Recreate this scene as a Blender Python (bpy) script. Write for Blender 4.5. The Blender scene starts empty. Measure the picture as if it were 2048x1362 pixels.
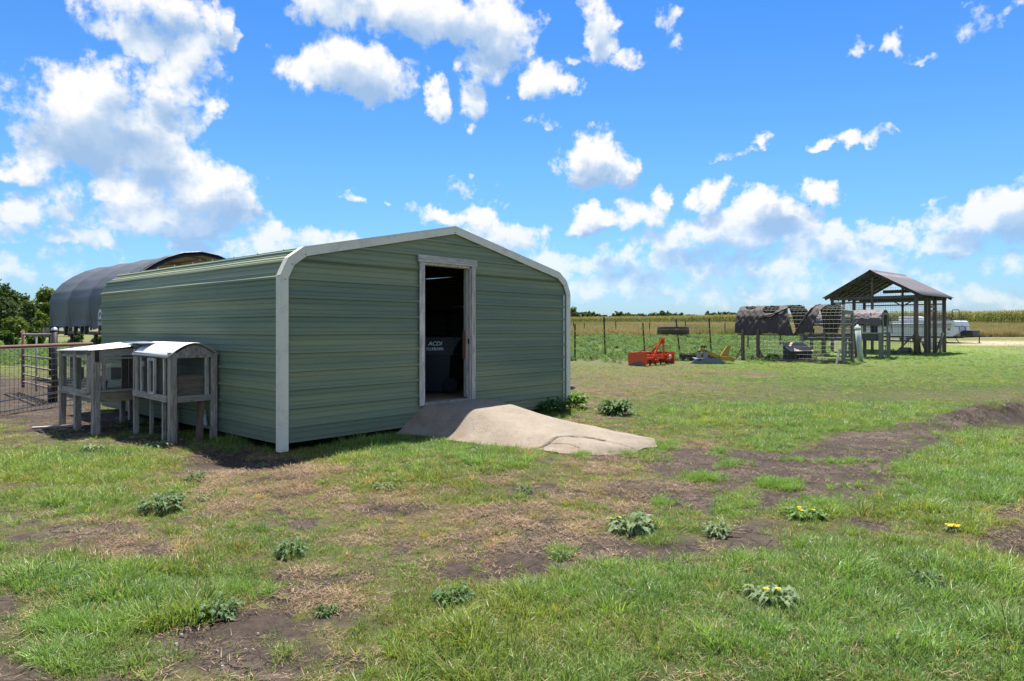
import bpy, math, random
import numpy as np
from mathutils import Vector, Matrix

R = random.Random(7)
RNG = np.random.default_rng(11)
scene = bpy.context.scene
COL = scene.collection

# ------------------------------------------------------------------ camera
EYE = 1.5; F = 1365.0; CX = 1024.0; HY = 657.0        # measured on the 2048 px photograph
cam_d = bpy.data.cameras.new('camera'); cam = bpy.data.objects.new('camera', cam_d); COL.objects.link(cam)
cam.location = (0, 0, EYE); cam.rotation_euler = (math.radians(90), 0, 0)
cam_d.sensor_width = 36.0; cam_d.lens = 36.0 * F / 2048.0
cam_d.shift_y = (HY - 681.0) / 2048.0 * 1.0
cam_d.clip_start = 0.05; cam_d.clip_end = 6000
scene.camera = cam

# ------------------------------------------------------------------ world, sun, exposure
SUN_EL = math.radians(68.0); SUN_AZ = math.radians(3.0)   # azimuth from +Y towards +X
sun_dir = Vector((math.sin(SUN_AZ)*math.cos(SUN_EL), math.cos(SUN_AZ)*math.cos(SUN_EL), math.sin(SUN_EL)))
sd = bpy.data.lights.new('sun', 'SUN'); sun = bpy.data.objects.new('sun', sd); COL.objects.link(sun)
sd.energy = 4.4; sd.angle = math.radians(0.53); sd.color = (1.0, 0.955, 0.88)
sun.rotation_euler = (-sun_dir).to_track_quat('-Z', 'Y').to_euler(); sun.location = (0, 0, 30)
scene.view_settings.view_transform = 'Standard'; scene.view_settings.look = 'None'
scene.view_settings.exposure = 1.2; scene.view_settings.gamma = 1.0
scene.view_settings.use_curve_mapping = False
scene.cycles.max_bounces = 6; scene.cycles.diffuse_bounces = 3; scene.cycles.glossy_bounces = 2
scene.cycles.transparent_max_bounces = 6; scene.cycles.transmission_bounces = 3
scene.cycles.caustics_reflective = False; scene.cycles.caustics_refractive = False
scene.cycles.sample_clamp_indirect = 6.0

world = bpy.data.worlds.new('World'); scene.world = world; world.use_nodes = True
SKY_STRENGTH = 0.1

class NT:
    """small helper that writes node trees"""
    def __init__(s, tree): s.t = tree; s.n = tree.nodes; s.l = tree.links
    def node(s, typ, **kw):
        n = s.n.new(typ)
        for k, v in kw.items(): setattr(n, k, v)
        return n
    def put(s, sock, v):
        if hasattr(v, 'is_output') or isinstance(v, bpy.types.NodeSocket): s.l.new(v, sock)
        else:
            try: sock.default_value = v
            except Exception:
                sock.default_value = tuple(v) + (1.0,)
    def m(s, op, a, b=None, c=None, clamp=False):
        n = s.node('ShaderNodeMath', operation=op, use_clamp=clamp)
        s.put(n.inputs[0], a)
        if b is not None: s.put(n.inputs[1], b)
        if c is not None: s.put(n.inputs[2], c)
        return n.outputs[0]
    def vm(s, op, a, b=None, c=None):
        n = s.node('ShaderNodeVectorMath', operation=op)
        s.put(n.inputs[0], a)
        if b is not None:
            if op == 'SCALE': s.put(n.inputs['Scale'], b)
            else: s.put(n.inputs[1], b)
        if c is not None: s.put(n.inputs[2], c)
        return n.outputs['Value'] if op in ('LENGTH', 'DOT_PRODUCT', 'DISTANCE') else n.outputs[0]
    def noise(s, vec, scale, detail=4, rough=0.55, dist=0.0, out='Fac', dim='3D'):
        n = s.node('ShaderNodeTexNoise', noise_dimensions=dim)
        if vec is not None: s.put(n.inputs['Vector'], vec)
        n.inputs['Scale'].default_value = scale; n.inputs['Detail'].default_value = detail
        n.inputs['Roughness'].default_value = rough; n.inputs['Distortion'].default_value = dist
        return n.outputs[out]
    def voronoi(s, vec, scale, feature='F1', out='Distance', rnd=1.0):
        n = s.node('ShaderNodeTexVoronoi', feature=feature)
        s.put(n.inputs['Vector'], vec); n.inputs['Scale'].default_value = scale
        n.inputs['Randomness'].default_value = rnd
        return n.outputs[out]
    def mr(s, v, a, b, c=0.0, d=1.0, smooth=False):
        n = s.node('ShaderNodeMapRange', interpolation_type='SMOOTHSTEP' if smooth else 'LINEAR')
        s.put(n.inputs[0], v)
        for i, q in enumerate((a, b, c, d)): s.put(n.inputs[i+1], q)
        return n.outputs[0]
    def mix(s, f, a, b, mode='MIX'):
        n = s.node('ShaderNodeMix', data_type='RGBA', blend_type=mode)
        s.put(n.inputs[0], f); s.put(n.inputs[6], a); s.put(n.inputs[7], b)
        return n.outputs[2]
    def ramp(s, f, stops):
        n = s.node('ShaderNodeValToRGB'); s.put(n.inputs[0], f)
        e = n.color_ramp.elements
        while len(e) < len(stops): e.new(0.5)
        for i, (p, c) in enumerate(stops): e[i].position = p; e[i].color = tuple(c) + (1.0,)
        return n.outputs[0]
    def comb(s, x, y, z):
        n = s.node('ShaderNodeCombineXYZ')
        for i, v in enumerate((x, y, z)): s.put(n.inputs[i], v)
        return n.outputs[0]
    def sep(s, v):
        n = s.node('ShaderNodeSeparateXYZ'); s.put(n.inputs[0], v)
        return n.outputs[0], n.outputs[1], n.outputs[2]

# clouds: x, y, half width, half height (photograph pixels, turned into directions below), thickness
CLOUDS = [
 (300,40,115,70,1),(380,115,75,75,1),(350,190,85,65,1),(440,70,34,85,.8),(400,250,50,55,.9),
 (165,205,55,70,1),(235,185,70,70,1.1),(210,270,140,95,1.4),(110,300,85,45,.9),(25,330,70,38,.8),
 (310,335,120,70,1.2),(395,400,110,66,1.2),(250,395,150,52,1),(340,440,160,40,1.2),(60,430,90,38,1),
 (160,478,90,30,.7),(700,15,120,70,1.1),(830,35,120,70,1.3),(930,50,110,70,1.2),(1010,70,70,85,1),
 (970,140,60,60,.9),(1085,155,55,55,1),(1135,115,40,20,.6),(705,150,125,62,1.3),(870,210,38,48,.9),
 (965,190,55,60,.8),(945,240,24,18,.6),(1195,55,52,90,1),(1185,100,42,42,.8),(1250,125,42,24,.6),
 (1085,250,52,28,.5),(1330,40,40,40,.45),(1345,95,38,28,.45),(1185,320,88,62,1.3),(1262,345,36,56,1),
 (930,378,62,28,.6),(705,402,38,18,.7),(788,412,20,9,.6),(1465,300,58,22,.7),(1528,276,28,22,.6),
 (1640,288,56,15,.8),(1715,268,66,20,.9),(1770,258,36,13,.6),(1728,95,24,20,.5),(1800,100,38,26,.6),
 (1835,124,48,14,.6),(1955,35,42,40,.5),(2015,15,40,24,.55),(1640,388,62,28,.8),(1700,386,24,10,.5),
 (1180,442,62,40,1),(1335,412,34,46,1),(1290,445,90,48,1),(1440,412,52,50,1.1),(1540,435,95,52,1.2),
 (1600,470,105,40,1),(1470,485,210,50,1.1),(1740,455,52,36,.9),(1800,470,50,30,.9),(1700,505,150,40,.9),
 (2025,425,70,52,1.1),(1950,450,80,36,1),(1880,490,100,34,1),(2040,520,60,36,.9),(960,430,60,34,.9),
 (890,442,80,32,.9),(1000,480,110,44,1),(1080,515,110,44,.9),(555,480,80,40,.9),(650,492,100,34,.9),
 (440,500,100,34,.8),(1290,575,300,50,.66),(1650,580,320,46,.64),(1950,590,160,38,.6),(90,540,190,44,.55),
 (1420,535,260,44,.8),(1700,540,160,40,.75),(20,470,60,30,.6),(1200,520,120,40,.8),
]
def build_world():
    N = NT(world.node_tree); N.n.clear()
    out = N.node('ShaderNodeOutputWorld'); bg = N.node('ShaderNodeBackground')
    N.l.new(bg.outputs[0], out.inputs[0]); bg.inputs[1].default_value = SKY_STRENGTH
    sky = N.node('ShaderNodeTexSky', sky_type='NISHITA')
    sky.sun_disc = False; sky.sun_elevation = SUN_EL; sky.sun_rotation = SUN_AZ
    sky.altitude = 200; sky.air_density = 1.0; sky.dust_density = 0.6; sky.ozone_density = 2.2
    hs = N.node('ShaderNodeHueSaturation'); hs.inputs['Saturation'].default_value = 1.0
    hs.inputs['Hue'].default_value = 0.497; hs.inputs['Value'].default_value = 1.0
    N.l.new(sky.outputs[0], hs.inputs['Color'])
    tc = N.node('ShaderNodeTexCoord')
    x, y, z = N.sep(tc.outputs['Generated'])
    az = N.m('ARCTAN2', x, y); el = N.m('ARCSINE', z)
    base = hs.outputs[0]
    # deep blue aloft, pale near the horizon
    blue = N.ramp(el, [(0.0, (.40, .53, .76)), (.07, (.40, .60, .82)), (.22, (.34, .62, .88)), (.42, (.22, .53, .90)), (.95, (.17, .42, .82))])
    base = N.mix(1.0, base, blue, 'MULTIPLY')
    base = N.vm('SCALE', base, .86)
    g = bpy.data.node_groups.new('cloud_density', 'ShaderNodeTree')
    g.interface.new_socket('V', in_out='INPUT', socket_type='NodeSocketVector')
    g.interface.new_socket('D', in_out='OUTPUT', socket_type='NodeSocketFloat')
    g.interface.new_socket('F', in_out='OUTPUT', socket_type='NodeSocketFloat')
    G = NT(g); gi = G.node('NodeGroupInput'); go = G.node('NodeGroupOutput')
    V = gi.outputs[0]
    w1 = G.noise(V, 8.0, 3, .6, out='Color', dim='2D')
    w2 = G.noise(V, 34.0, 3, .6, out='Color', dim='2D')
    wv = G.vm('MULTIPLY', G.vm('SUBTRACT', w1, (.5, .5, .5)), (.075, .060, 0))
    wv2 = G.vm('MULTIPLY', G.vm('SUBTRACT', w2, (.5, .5, .5)), (.046, .038, 0))
    Wp = G.vm('ADD', G.vm('ADD', V, wv), wv2)
    ax, ey, _ = G.sep(Wp)
    ax3 = G.comb(ax, ax, ax); ey3 = G.comb(ey, ey, ey)
    cl = []
    for (px, py, rx, ry, s) in CLOUDS:
        a = math.atan((px-CX)/F); e = math.atan((HY-py)/F*math.cos(a))
        cl.append((a, e, rx/F*1.0, ry/F*1.02, s))
    while len(cl) % 3: cl.append((0, -2, .01, .01, .1))
    acc = None
    for i in range(0, len(cl), 3):
        t = cl[i:i+3]
        A = G.vm('MULTIPLY_ADD', ax3, [1/q[2] for q in t], [-q[0]/q[2] for q in t])
        B = G.vm('MULTIPLY_ADD', ey3, [1/q[3] for q in t], [-q[1]/q[3] for q in t])
        B = G.vm('MAXIMUM', B, G.vm('MULTIPLY', B, (-1.25,)*3))
        r2 = G.vm('MULTIPLY_ADD', A, A, G.vm('MULTIPLY', B, B))
        f = G.vm('MULTIPLY_ADD', r2, [-1.2 for q in t], [q[4]*1.0+.20 for q in t])
        acc = f if acc is None else G.vm('MAXIMUM', acc, f)
    a, b, c = G.sep(acc)
    Fld = G.m('MAXIMUM', G.m('MAXIMUM', a, b), c)
    # clouds carry on all round unseen, their cover raised to brighten shaded walls
    vx, vy, _ = G.sep(V)
    outx = G.mr(G.m('ABSOLUTE', vx), .66, .85, 0, 1); outy = G.mr(vy, .47, .60, 0, 1)
    outm = G.m('MAXIMUM', outx, outy)
    gen = G.m('MULTIPLY_ADD', G.noise(V, 3.2, 3, .5, dim='2D'), 5.0, -2.15)
    gen = G.m('ADD', gen, G.m('MULTIPLY_ADD', outm, 3.0, -3.0))
    Fld = G.m('MAXIMUM', Fld, gen)
    Fld = G.m('MINIMUM', G.m('MAXIMUM', Fld, -1.1), 1.5)
    n1 = G.noise(V, 22.0, 10, .61, .0, dim='2D')
    D = G.m('ADD', Fld, G.m('MULTIPLY_ADD', n1, 3.0, -1.66))
    nlo = G.noise(V, 13.0, 4, .5, .0, dim='2D')
    N_ = G.m('ADD', Fld, G.m('MULTIPLY_ADD', nlo, 2.4, -1.2))
    G.l.new(D, go.inputs[0]); G.l.new(N_, go.inputs[1])
    V0 = N.comb(az, el, 0.0)
    g1 = N.node('ShaderNodeGroup', node_tree=g); N.put(g1.inputs[0], V0)
    g2 = N.node('ShaderNodeGroup', node_tree=g); N.put(g2.inputs[0], N.vm('ADD', V0, (-.003, .024, 0)))
    D1 = g1.outputs[0]; D2 = g2.outputs[0]
    alpha = N.mr(D1, -.05, .85, 0, 1, True)
    lit = N.m('ADD', N.m('SUBTRACT', g1.outputs[1], g2.outputs[1]), N.m('MULTIPLY', N.m('SUBTRACT', D1, D2), .22))
    thick = N.mr(g2.outputs[1], .15, 1.55, 0, 1, True)
    sh = N.m('MULTIPLY_ADD', lit, .36, N.m('MULTIPLY_ADD', thick, -.66, .92))
    sh = N.mr(sh, .05, 1.0, 0, 1)
    ccol = N.ramp(sh, [(0.0, (.36, .53, .78)), (.35, (.55, .68, .86)), (.7, (.82, .88, .95)), (1.0, (1.0, .99, .97))])
    ccol = N.vm('SCALE', ccol, 4.5)
    # thin the contrast of clouds low in the sky
    hz = N.mr(el, 0.0, .17, .42, .96)
    fin = N.mix(N.m('MULTIPLY', alpha, hz), base, ccol)
    N.l.new(fin, bg.inputs[0])
    world.cycles.sampling_method = 'MANUAL'; world.cycles.sample_map_resolution = 512
build_world()

# ------------------------------------------------------------------ numeric helpers
def _hash(ix, iy, seed):
    h = (ix.astype(np.int64)*374761393 + iy.astype(np.int64)*668265263 + seed*1442695041) & 0x7fffffff
    h = ((h ^ (h >> 13))*1274126177) & 0x7fffffff
    return ((h ^ (h >> 16)) & 0xffff) / 65535.0
def vnoise(x, y, seed=0):
    x = np.asarray(x, float); y = np.asarray(y, float)
    ix = np.floor(x); iy = np.floor(y); fx = x-ix; fy = y-iy
    fx = fx*fx*(3-2*fx); fy = fy*fy*(3-2*fy)
    a = _hash(ix, iy, seed); b = _hash(ix+1, iy, seed); c = _hash(ix, iy+1, seed); d = _hash(ix+1, iy+1, seed)
    return (a*(1-fx)+b*fx)*(1-fy)+(c*(1-fx)+d*fx)*fy
def fbm(x, y, seed=0, oct=4, rough=.5):
    s = 0; amp = 1; tot = 0
    for k in range(oct):
        s = s + amp*vnoise(np.asarray(x)*2**k+k*17.3, np.asarray(y)*2**k-k*9.1, seed+k*7); tot += amp; amp *= rough
    return s/tot
def sstep(a, b, v):
    t = np.clip((np.asarray(v, float)-a)/(b-a), 0, 1); return t*t*(3-2*t)

SHED_O = np.array([-2.815, 8.30]); U = np.array([.665, .747]); V_ = np.array([-.747, .665])
SHED_ROT = math.atan2(.747, .665)
SW, SL = 5.78, 6.25
def seg_dist(x, y, p, q):
    px, py = p; qx, qy = q; dx, dy = qx-px, qy-py
    t = np.clip(((x-px)*dx+(y-py)*dy)/(dx*dx+dy*dy), 0, 1)
    return np.hypot(x-px-t*dx, y-py-t*dy)
RIDGE = [(5.7, 10.1), (6.9, 10.75), (8.1, 11.7), (9.6, 12.7), (12.0, 13.9)]
def height(x, y):
    x = np.asarray(x, float); y = np.asarray(y, float)
    d = np.maximum(y, 0.01)
    t = np.clip(y-13, -4, 400)
    ramp_ = np.where(t < 0, 0.0, t)
    soft = np.sqrt(ramp_**2+4)-2
    r = np.where(soft < 72, .022*soft, .022*72 + .0062*(np.minimum(soft, 150)-72))
    s = .3 + .7*sstep(-.6, -.1, x/np.maximum(d, 4))
    h = r*s
    near = 1-sstep(30, 80, y)
    h = h + near*(.10*(fbm(x*.35, y*.35, 3, 3)-.5) + .035*(fbm(x*2.1, y*2.1, 5, 3)-.5))*sstep(-1, 3, y)
    # a shallow bare dip at the shed's near corner
    h = h - .05*np.exp(-(((x+2.9)/1.1)**2+((y-7.7)/.6)**2))
    # swell of turf between the ramp and the camera
    h = h + .05*np.exp(-(((x+.9)/1.6)**2+((y-7.6)/.8)**2))
    # tyre rut and thrown-up soil on the right
    rd = np.full(x.shape, 9.0)
    for p, q in zip(RIDGE[:-1], RIDGE[1:]): rd = np.minimum(rd, seg_dist(x, y, p, q))
    lump = .5+.9*fbm(x*3.3, y*3.3, 21, 3)
    grow = sstep(5.2, 8.5, x)
    h = h + grow*.22*np.exp(-(rd/.30)**2)*lump
    rd2 = np.full(x.shape, 9.0)
    for p, q in zip(RIDGE[:-1], RIDGE[1:]): rd2 = np.minimum(rd2, seg_dist(x, y, (p[0]+.35, p[1]-.5), (q[0]+.35, q[1]-.5)))
    h = h - grow*.10*np.exp(-(rd2/.25)**2)
    return h
def H(x, y): return float(height(np.array([x]), np.array([y]))[0])
def to_px(x, y, z): return CX+F*x/y, HY-F*(z-EYE)/y
def ground_at(px, py):
    """world point where the line of sight through a photograph pixel meets the ground"""
    dx = (px-CX)/F; dz = -(py-HY)/F; lo, hi = 1.5, 400.0
    for _ in range(3):
        d = np.linspace(lo, hi, 60) if _ else np.geomspace(lo, hi, 90)
        below = EYE+dz*d <= height(dx*d, d)
        k = int(np.argmax(below)) if below.any() else len(d)-1
        lo, hi = d[max(k-1, 0)], d[k]
    return np.array([dx*hi, hi, H(dx*hi, hi)])
def at_depth(px, d): 
    x = (px-CX)/F*d; return np.array([x, d, H(x, d)])
def loc2w(a, b): 
    p = SHED_O + U*a + V_*b; return p

# ------------------------------------------------------------------ where soil, lush and dry turf are
def blobs(px, py, lst):
    f = np.zeros(np.shape(px))
    for (cx, cy, rx, ry, s) in lst:
        r2 = ((px-cx)/rx)**2+((py-cy)/ry)**2
        f = np.maximum(f, s*np.exp(-r2*r2*.9))
    return f
SOIL = [(1540,935,270,44,1.15),(1780,892,140,36,1.1),(1660,985,200,42,1.1),(1370,1000,170,44,.9),(1270,1095,150,44,.8),
 (1080,1100,120,40,.7),(1500,1075,130,30,.75),(1740,1040,90,26,.7),(505,932,150,18,1.1),(420,912,110,16,.8),(640,925,60,12,.7),
 (610,1165,110,46,.8),(370,1150,70,20,.7),(200,1075,110,36,.62),(385,1285,90,46,.8),(480,1330,90,40,.75),(40,1340,130,50,.9),
 (10,1225,60,50,.75),(800,1028,80,20,.6),(980,1040,70,22,.5),(2020,1080,80,50,.75),(2050,1010,50,30,.6),(1470,745,110,9,.7),(1340,742,80,10,.45),
 (1950,838,110,22,1.1),(1850,855,80,14,1.0),(2040,822,60,12,1.1),(1660,1285,60,22,.6),(1200,1330,90,24,.55),(1400,1190,50,22,.45),(760,1300,90,50,.5),
 (60,800,150,50,1.1),(180,845,120,22,.8),(300,860,140,22,.9),(0,775,160,30,1.1),(900,1110,80,30,.55),(540,1010,60,14,.4),
 (1000,1120,60,30,.7),(1380,905,80,14,.9),(1250,925,100,16,.55),(390,1090,60,20,.5),(700,1250,60,24,.5)]
DRY = [(600,970,420,60,.85),(430,915,260,30,.8),(1000,1060,300,60,.7),(1240,765,240,36,.5),(1560,775,160,30,.3),(1350,740,160,12,.6),
 (1180,830,120,30,.5),(1200,935,120,26,.8),(250,980,160,40,.45),(560,1180,240,70,.6),(300,1080,200,60,.55),(40,905,120,24,.3),
 (1350,880,200,26,.6),(1490,745,140,14,.8),(2000,1060,120,60,.6),(1150,780,60,20,.6),(1400,1200,90,40,.5),(1250,1000,200,40,.7),
 (1000,1330,260,60,.35),(1700,760,120,20,.3),(900,930,160,20,.4),(1420,860,150,16,.6),(1080,900,80,12,.7)]
LUSH = [(1750,1250,520,150,1.1),(1100,1280,330,110,1.0),(1950,960,190,90,1.1),(1750,1130,330,60,1),(1250,1180,330,50,.9),(340,1145,260,36,.9),
 (130,1160,150,30,.9),(280,1210,150,50,.95),(230,1300,190,50,.85),(130,930,190,36,.8),(250,915,180,24,.8),(1650,835,420,44,.9),(1560,880,120,14,.7),
 (1800,740,400,50,.95),(900,900,220,32,.9),(780,935,170,44,.6),(960,1000,160,24,.5),(110,1000,150,30,.8),(780,1270,120,36,.5),(300,1000,80,60,.4),
 (1270,1140,120,30,.8),(1730,1000,90,40,.9),(1900,900,200,30,1),(1540,965,60,14,1.0),(1410,955,50,10,.9),(1680,925,70,8,.7),(1820,935,60,10,.9),
 (520,1090,160,24,.5),(1100,865,60,14,.5),(1470,1000,70,24,.8),(1650,1030,60,18,.8),(1300,1060,90,24,.8),(880,1230,80,30,.6),(600,870,260,18,.75)]
def masks(x, y, z):
    px, py = to_px(x, np.maximum(y, .5), z)
    wob = 1.0
    n1 = fbm(x*1.7, y*1.7, 31, 4, .6)-.5; n2 = fbm(x*1.1+9, y*1.1, 47, 4, .6)-.5
    pxw = px + 260*(fbm(x*.9, y*.9, 71, 3)-.5)*np.clip(3/np.maximum(y, .5), 0, 1.0); pyw = py + 120*(fbm(x*.9+40, y*.9, 83, 3)-.5)*np.clip(3/np.maximum(y, .5), 0, 1.0)
    beyond = (y < 2.2) | (np.abs(x) > .92*np.maximum(y, .1))
    soil = blobs(pxw, pyw, SOIL); dry = blobs(pxw, pyw, DRY); lush = blobs(pxw, pyw, LUSH)
    soil = np.where(beyond, .1, soil); dry = np.where(beyond, .3, dry); lush = np.where(beyond, .7, lush)
    far = sstep(16, 24, y)
    spot = np.clip((fbm(x*2.9, y*2.9, 37, 4, .6)-.53)*5, 0, .75)*np.clip(1.05-lush*1.2, 0, 1)*(y < 12)
    soil = np.clip(np.maximum(soil*1.08, spot) - .30*lush*(soil < 1.0) + n1*1.15, 0, 1.3)
    dry = np.clip(dry - .35*lush + n2*1.0, 0, 1); lush = np.clip(lush - .5*soil + n2*-.5, 0, 1.2)
    soil = soil*(1-far*.6)
    return soil, dry, lush
def in_shed(x, y, m=0.0):
    rx = x-SHED_O[0]; ry = y-SHED_O[1]
    a = rx*U[0]+ry*U[1]; b = rx*V_[0]+ry*V_[1]
    return (a > -m) & (a < SW+m) & (b > -m) & (b < SL+m), a, b

# ------------------------------------------------------------------ mesh helpers
class MB:
    def __init__(s): s.v = []; s.f = []; s.sm = []
    def add(s, vs, fs, smooth=False):
        o = len(s.v); s.v.extend([tuple(float(c) for c in q) for q in vs]); s.f.extend([tuple(i+o for i in f) for f in fs]); s.sm.extend([smooth]*len(fs)); return s
    def box(s, x0, x1, y0, y1, z0, z1):
        vs = [(x, y, z) for z in (z0, z1) for y in (y0, y1) for x in (x0, x1)]
        return s.add(vs, [(0,2,3,1),(4,5,7,6),(0,1,5,4),(2,6,7,3),(0,4,6,2),(1,3,7,5)])
    def beam(s, p, q, w, h, up=(0,0,1), bev=0.0, roll=0.0):
        """a squared timber or bar from p to q; w across, h along up"""
        p = Vector(p); q = Vector(q); d = (q-p).normalized(); up = Vector(up)
        if abs(d.dot(up)) > .98: up = Vector((0,1,0)) if abs(d.y) < .9 else Vector((1,0,0))
        sx = d.cross(up).normalized(); sz = sx.cross(d).normalized()
        if roll: 
            rm = Matrix.Rotation(roll, 3, d); sx = rm @ sx; sz = rm @ sz
        a, b = w/2, h/2
        if bev: prof = [(-a+bev,-b),(a-bev,-b),(a,-b+bev),(a,b-bev),(a-bev,b),(-a+bev,b),(-a,b-bev),(-a,-b+bev)]
        else: prof = [(-a,-b),(a,-b),(a,b),(-a,b)]
        n = len(prof); vs = [e+sx*u+sz*v for e in (p, q) for u, v in prof]
        fs = [(i, (i+1) % n, n+(i+1) % n, n+i) for i in range(n)] + [tuple(range(n-1,-1,-1)), tuple(range(n, 2*n))]
        return s.add(vs, fs)
    def tube(s, pts, r, n=8, cap=True, smooth=True):
        pts = [Vector(p) for p in pts]; rs = r if isinstance(r, (list, tuple)) else [r]*len(pts)
        vs = []; prev = None
        for i, p in enumerate(pts):
            d = (pts[min(i+1, len(pts)-1)]-pts[max(i-1, 0)]).normalized()
            if prev is None:
                t = Vector((0,0,1)) if abs(d.z) < .9 else Vector((1,0,0)); sx = d.cross(t).normalized()
            else:
                sx = (prev-d*prev.dot(d)).normalized()
            prev = sx; sy = d.cross(sx)
            for k in range(n):
                a = 2*math.pi*k/n; vs.append(p+sx*math.cos(a)*rs[i]+sy*math.sin(a)*rs[i])
        fs = []
        for i in range(len(pts)-1):
            for k in range(n): fs.append((i*n+k, i*n+(k+1) % n, (i+1)*n+(k+1) % n, (i+1)*n+k))
        s.add(vs, fs, smooth)
        if cap:
            m = len(pts)-1; o = len(s.v)-len(vs)
            s.f.append(tuple(o+k for k in range(n-1,-1,-1))); s.f.append(tuple(o+m*n+k for k in range(n))); s.sm += [False, False]
        return s
    def lathe(s, prof, n=20, c=(0,0), smooth=True):
        vs = []; 
        for (r, z) in prof:
            for k in range(n): a = 2*math.pi*k/n; vs.append((c[0]+r*math.cos(a), c[1]+r*math.sin(a), z))
        fs = [(i*n+k, i*n+(k+1) % n, (i+1)*n+(k+1) % n, (i+1)*n+k) for i in range(len(prof)-1) for k in range(n)]
        return s.add(vs, fs, smooth)
    def grid(s, fn, us, vs_, smooth=True):
        nu, nv = len(us), len(vs_)
        vs = [fn(u, v) for v in vs_ for u in us]
        fs = [(j*nu+i, j*nu+i+1, (j+1)*nu+i+1, (j+1)*nu+i) for j in range(nv-1) for i in range(nu-1)]
        return s.add(vs, fs, smooth)
    def prism(s, poly, axis, a, b):
        """a polygon extruded along an axis (0 x, 1 y, 2 z) from a to b"""
        n = len(poly)
        def mk(u, v, t): return [(t,u,v),(u,t,v),(u,v,t)][axis]
        vs = [mk(u, v, t) for t in (a, b) for u, v in poly]
        fs = [(i, (i+1) % n, n+(i+1) % n, n+i) for i in range(n)]+[tuple(range(n-1,-1,-1)), tuple(range(n, 2*n))]
        return s.add(vs, fs)
    def mesh(s, name, mat=None):
        me = bpy.data.meshes.new(name); me.from_pydata(s.v, [], s.f); me.validate()
        if any(s.sm):
            me.polygons.foreach_set('use_smooth', s.sm[:len(me.polygons)])
        if mat: me.materials.append(mat)
        return me
    def build(s, name, mat=None, parent=None, solid=0.0):
        me = s.mesh(name, mat); o = bpy.data.objects.new(name, me); COL.objects.link(o)
        if parent is not None: o.parent = parent
        if solid:
            md = o.modifiers.new('solid', 'SOLIDIFY'); md.thickness = solid; md.offset = 0
        return o
def tag(o, label=None, cat=None, group=None, kind=None):
    if label: o['label'] = label
    if cat: o['category'] = cat
    if group: o['group'] = group
    if kind: o['kind'] = kind
    return o
def thing(name, label, cat, loc=(0,0,0), rz=0.0, group=None):
    o = bpy.data.objects.new(name, None); COL.objects.link(o); o.empty_display_size = .2
    o.location = tuple(float(c) for c in loc); o.rotation_euler = (0, 0, rz)
    return tag(o, label, cat, group)
def copy_tree(o, parent=None):
    c = o.copy(); COL.objects.link(c)
    if parent is not None: c.parent = parent
    for ch in list(o.children): copy_tree(ch, c)
    return c

# ------------------------------------------------------------------ materials
MATS = {}
def material(name, fn):
    if name in MATS: return MATS[name]
    m = bpy.data.materials.new(name); m.use_nodes = True; N = NT(m.node_tree); N.n.clear()
    out = N.node('ShaderNodeOutputMaterial'); res = fn(N)
    N.l.new(res, out.inputs[0]); MATS[name] = m; return m
def pbr(N, col, rough=.6, metal=0.0, bump=None, bstr=.3, bdist=.01, spec=.5, **kw):
    b = N.node('ShaderNodeBsdfPrincipled'); N.put(b.inputs['Base Color'], col)
    N.put(b.inputs['Roughness'], rough); N.put(b.inputs['Metallic'], metal); b.inputs['Specular IOR Level'].default_value = spec
    for k, v in kw.items(): N.put(b.inputs[k.replace('_', ' ')], v)
    if bump is not None:
        bp = N.node('ShaderNodeBump'); bp.inputs['Strength'].default_value = bstr; bp.inputs['Distance'].default_value = bdist
        N.put(bp.inputs['Height'], bump); N.l.new(bp.outputs[0], b.inputs['Normal'])
    return b.outputs[0]
def objco(N): return N.node('ShaderNodeTexCoord').outputs['Object']
def rnd(N): return N.node('ShaderNodeObjectInfo').outputs['Random']
def paint(name, col, rough=.45, wear=.25, wearcol=(.12,.08,.05), scale=6, metal=0.0, spec=.5):
    def fn(N):
        c = objco(N); n = N.noise(c, scale, 6, .65); n2 = N.noise(c, scale*7, 4, .6)
        f = N.mr(N.m('ADD', n, N.m('MULTIPLY', n2, .25)), .62, .86, 0, wear)
        base = N.mix(N.mr(n2, .3, .7, 0, .22), col, tuple(q*.7 for q in col))
        return pbr(N, N.mix(f, base, wearcol), N.mr(n2, .3, .7, rough-.08, rough+.12), metal, n2, .15, .002, spec)
    return material(name, fn)
def wood(name, c1, c2, grain=(1,1,14), scale=9, rough=.85, dark=(.05,.045,.04)):
    """weathered timber: grain along the board's own longest direction is given by `grain` (small = long)"""
    def fn(N):
        c = N.vm('MULTIPLY', objco(N), grain)
        r = N.comb(rnd(N), rnd(N), rnd(N)); c = N.vm('ADD', c, N.vm('SCALE', r, 7.0))
        n = N.noise(c, scale*.45, 8, .7, .8); n2 = N.noise(c, scale*1.4, 5, .7); b = N.noise(N.vm('ADD', objco(N), N.vm('SCALE', r, 9.0)), 4.0, 4, .6)
        col = N.mix(N.mr(n, .38, .62), c1, c2)
        col = N.mix(N.mr(n2, .55, .70, 0, .8), col, dark); col = N.mix(N.mr(rnd(N), 0, 1, 0, .35), col, tuple(q*.55 for q in c1))
        col = N.mix(N.mr(b, .55, .75, 0, .35), col, tuple(q*.45 for q in c2))
        return pbr(N, col, rough, 0, N.m('ADD', n, n2), .6, .004, .25)
    return material(name, fn)
W_GREY = lambda: wood('weathered_grey_wood', (.235,.185,.145), (.56,.51,.46), (6,6,.7))
W_GREYH = lambda: wood('weathered_grey_board', (.225,.175,.14), (.53,.48,.43), (6,.7,6))
W_BROWN = lambda: wood('weathered_brown_wood', (.11,.075,.055), (.24,.175,.135), (6,6,.7))
W_WHITE = lambda: wood('peeling_white_wood', (.36,.31,.27), (.76,.70,.64), (8,8,.8), 7, .8, (.10,.08,.065))
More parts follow.
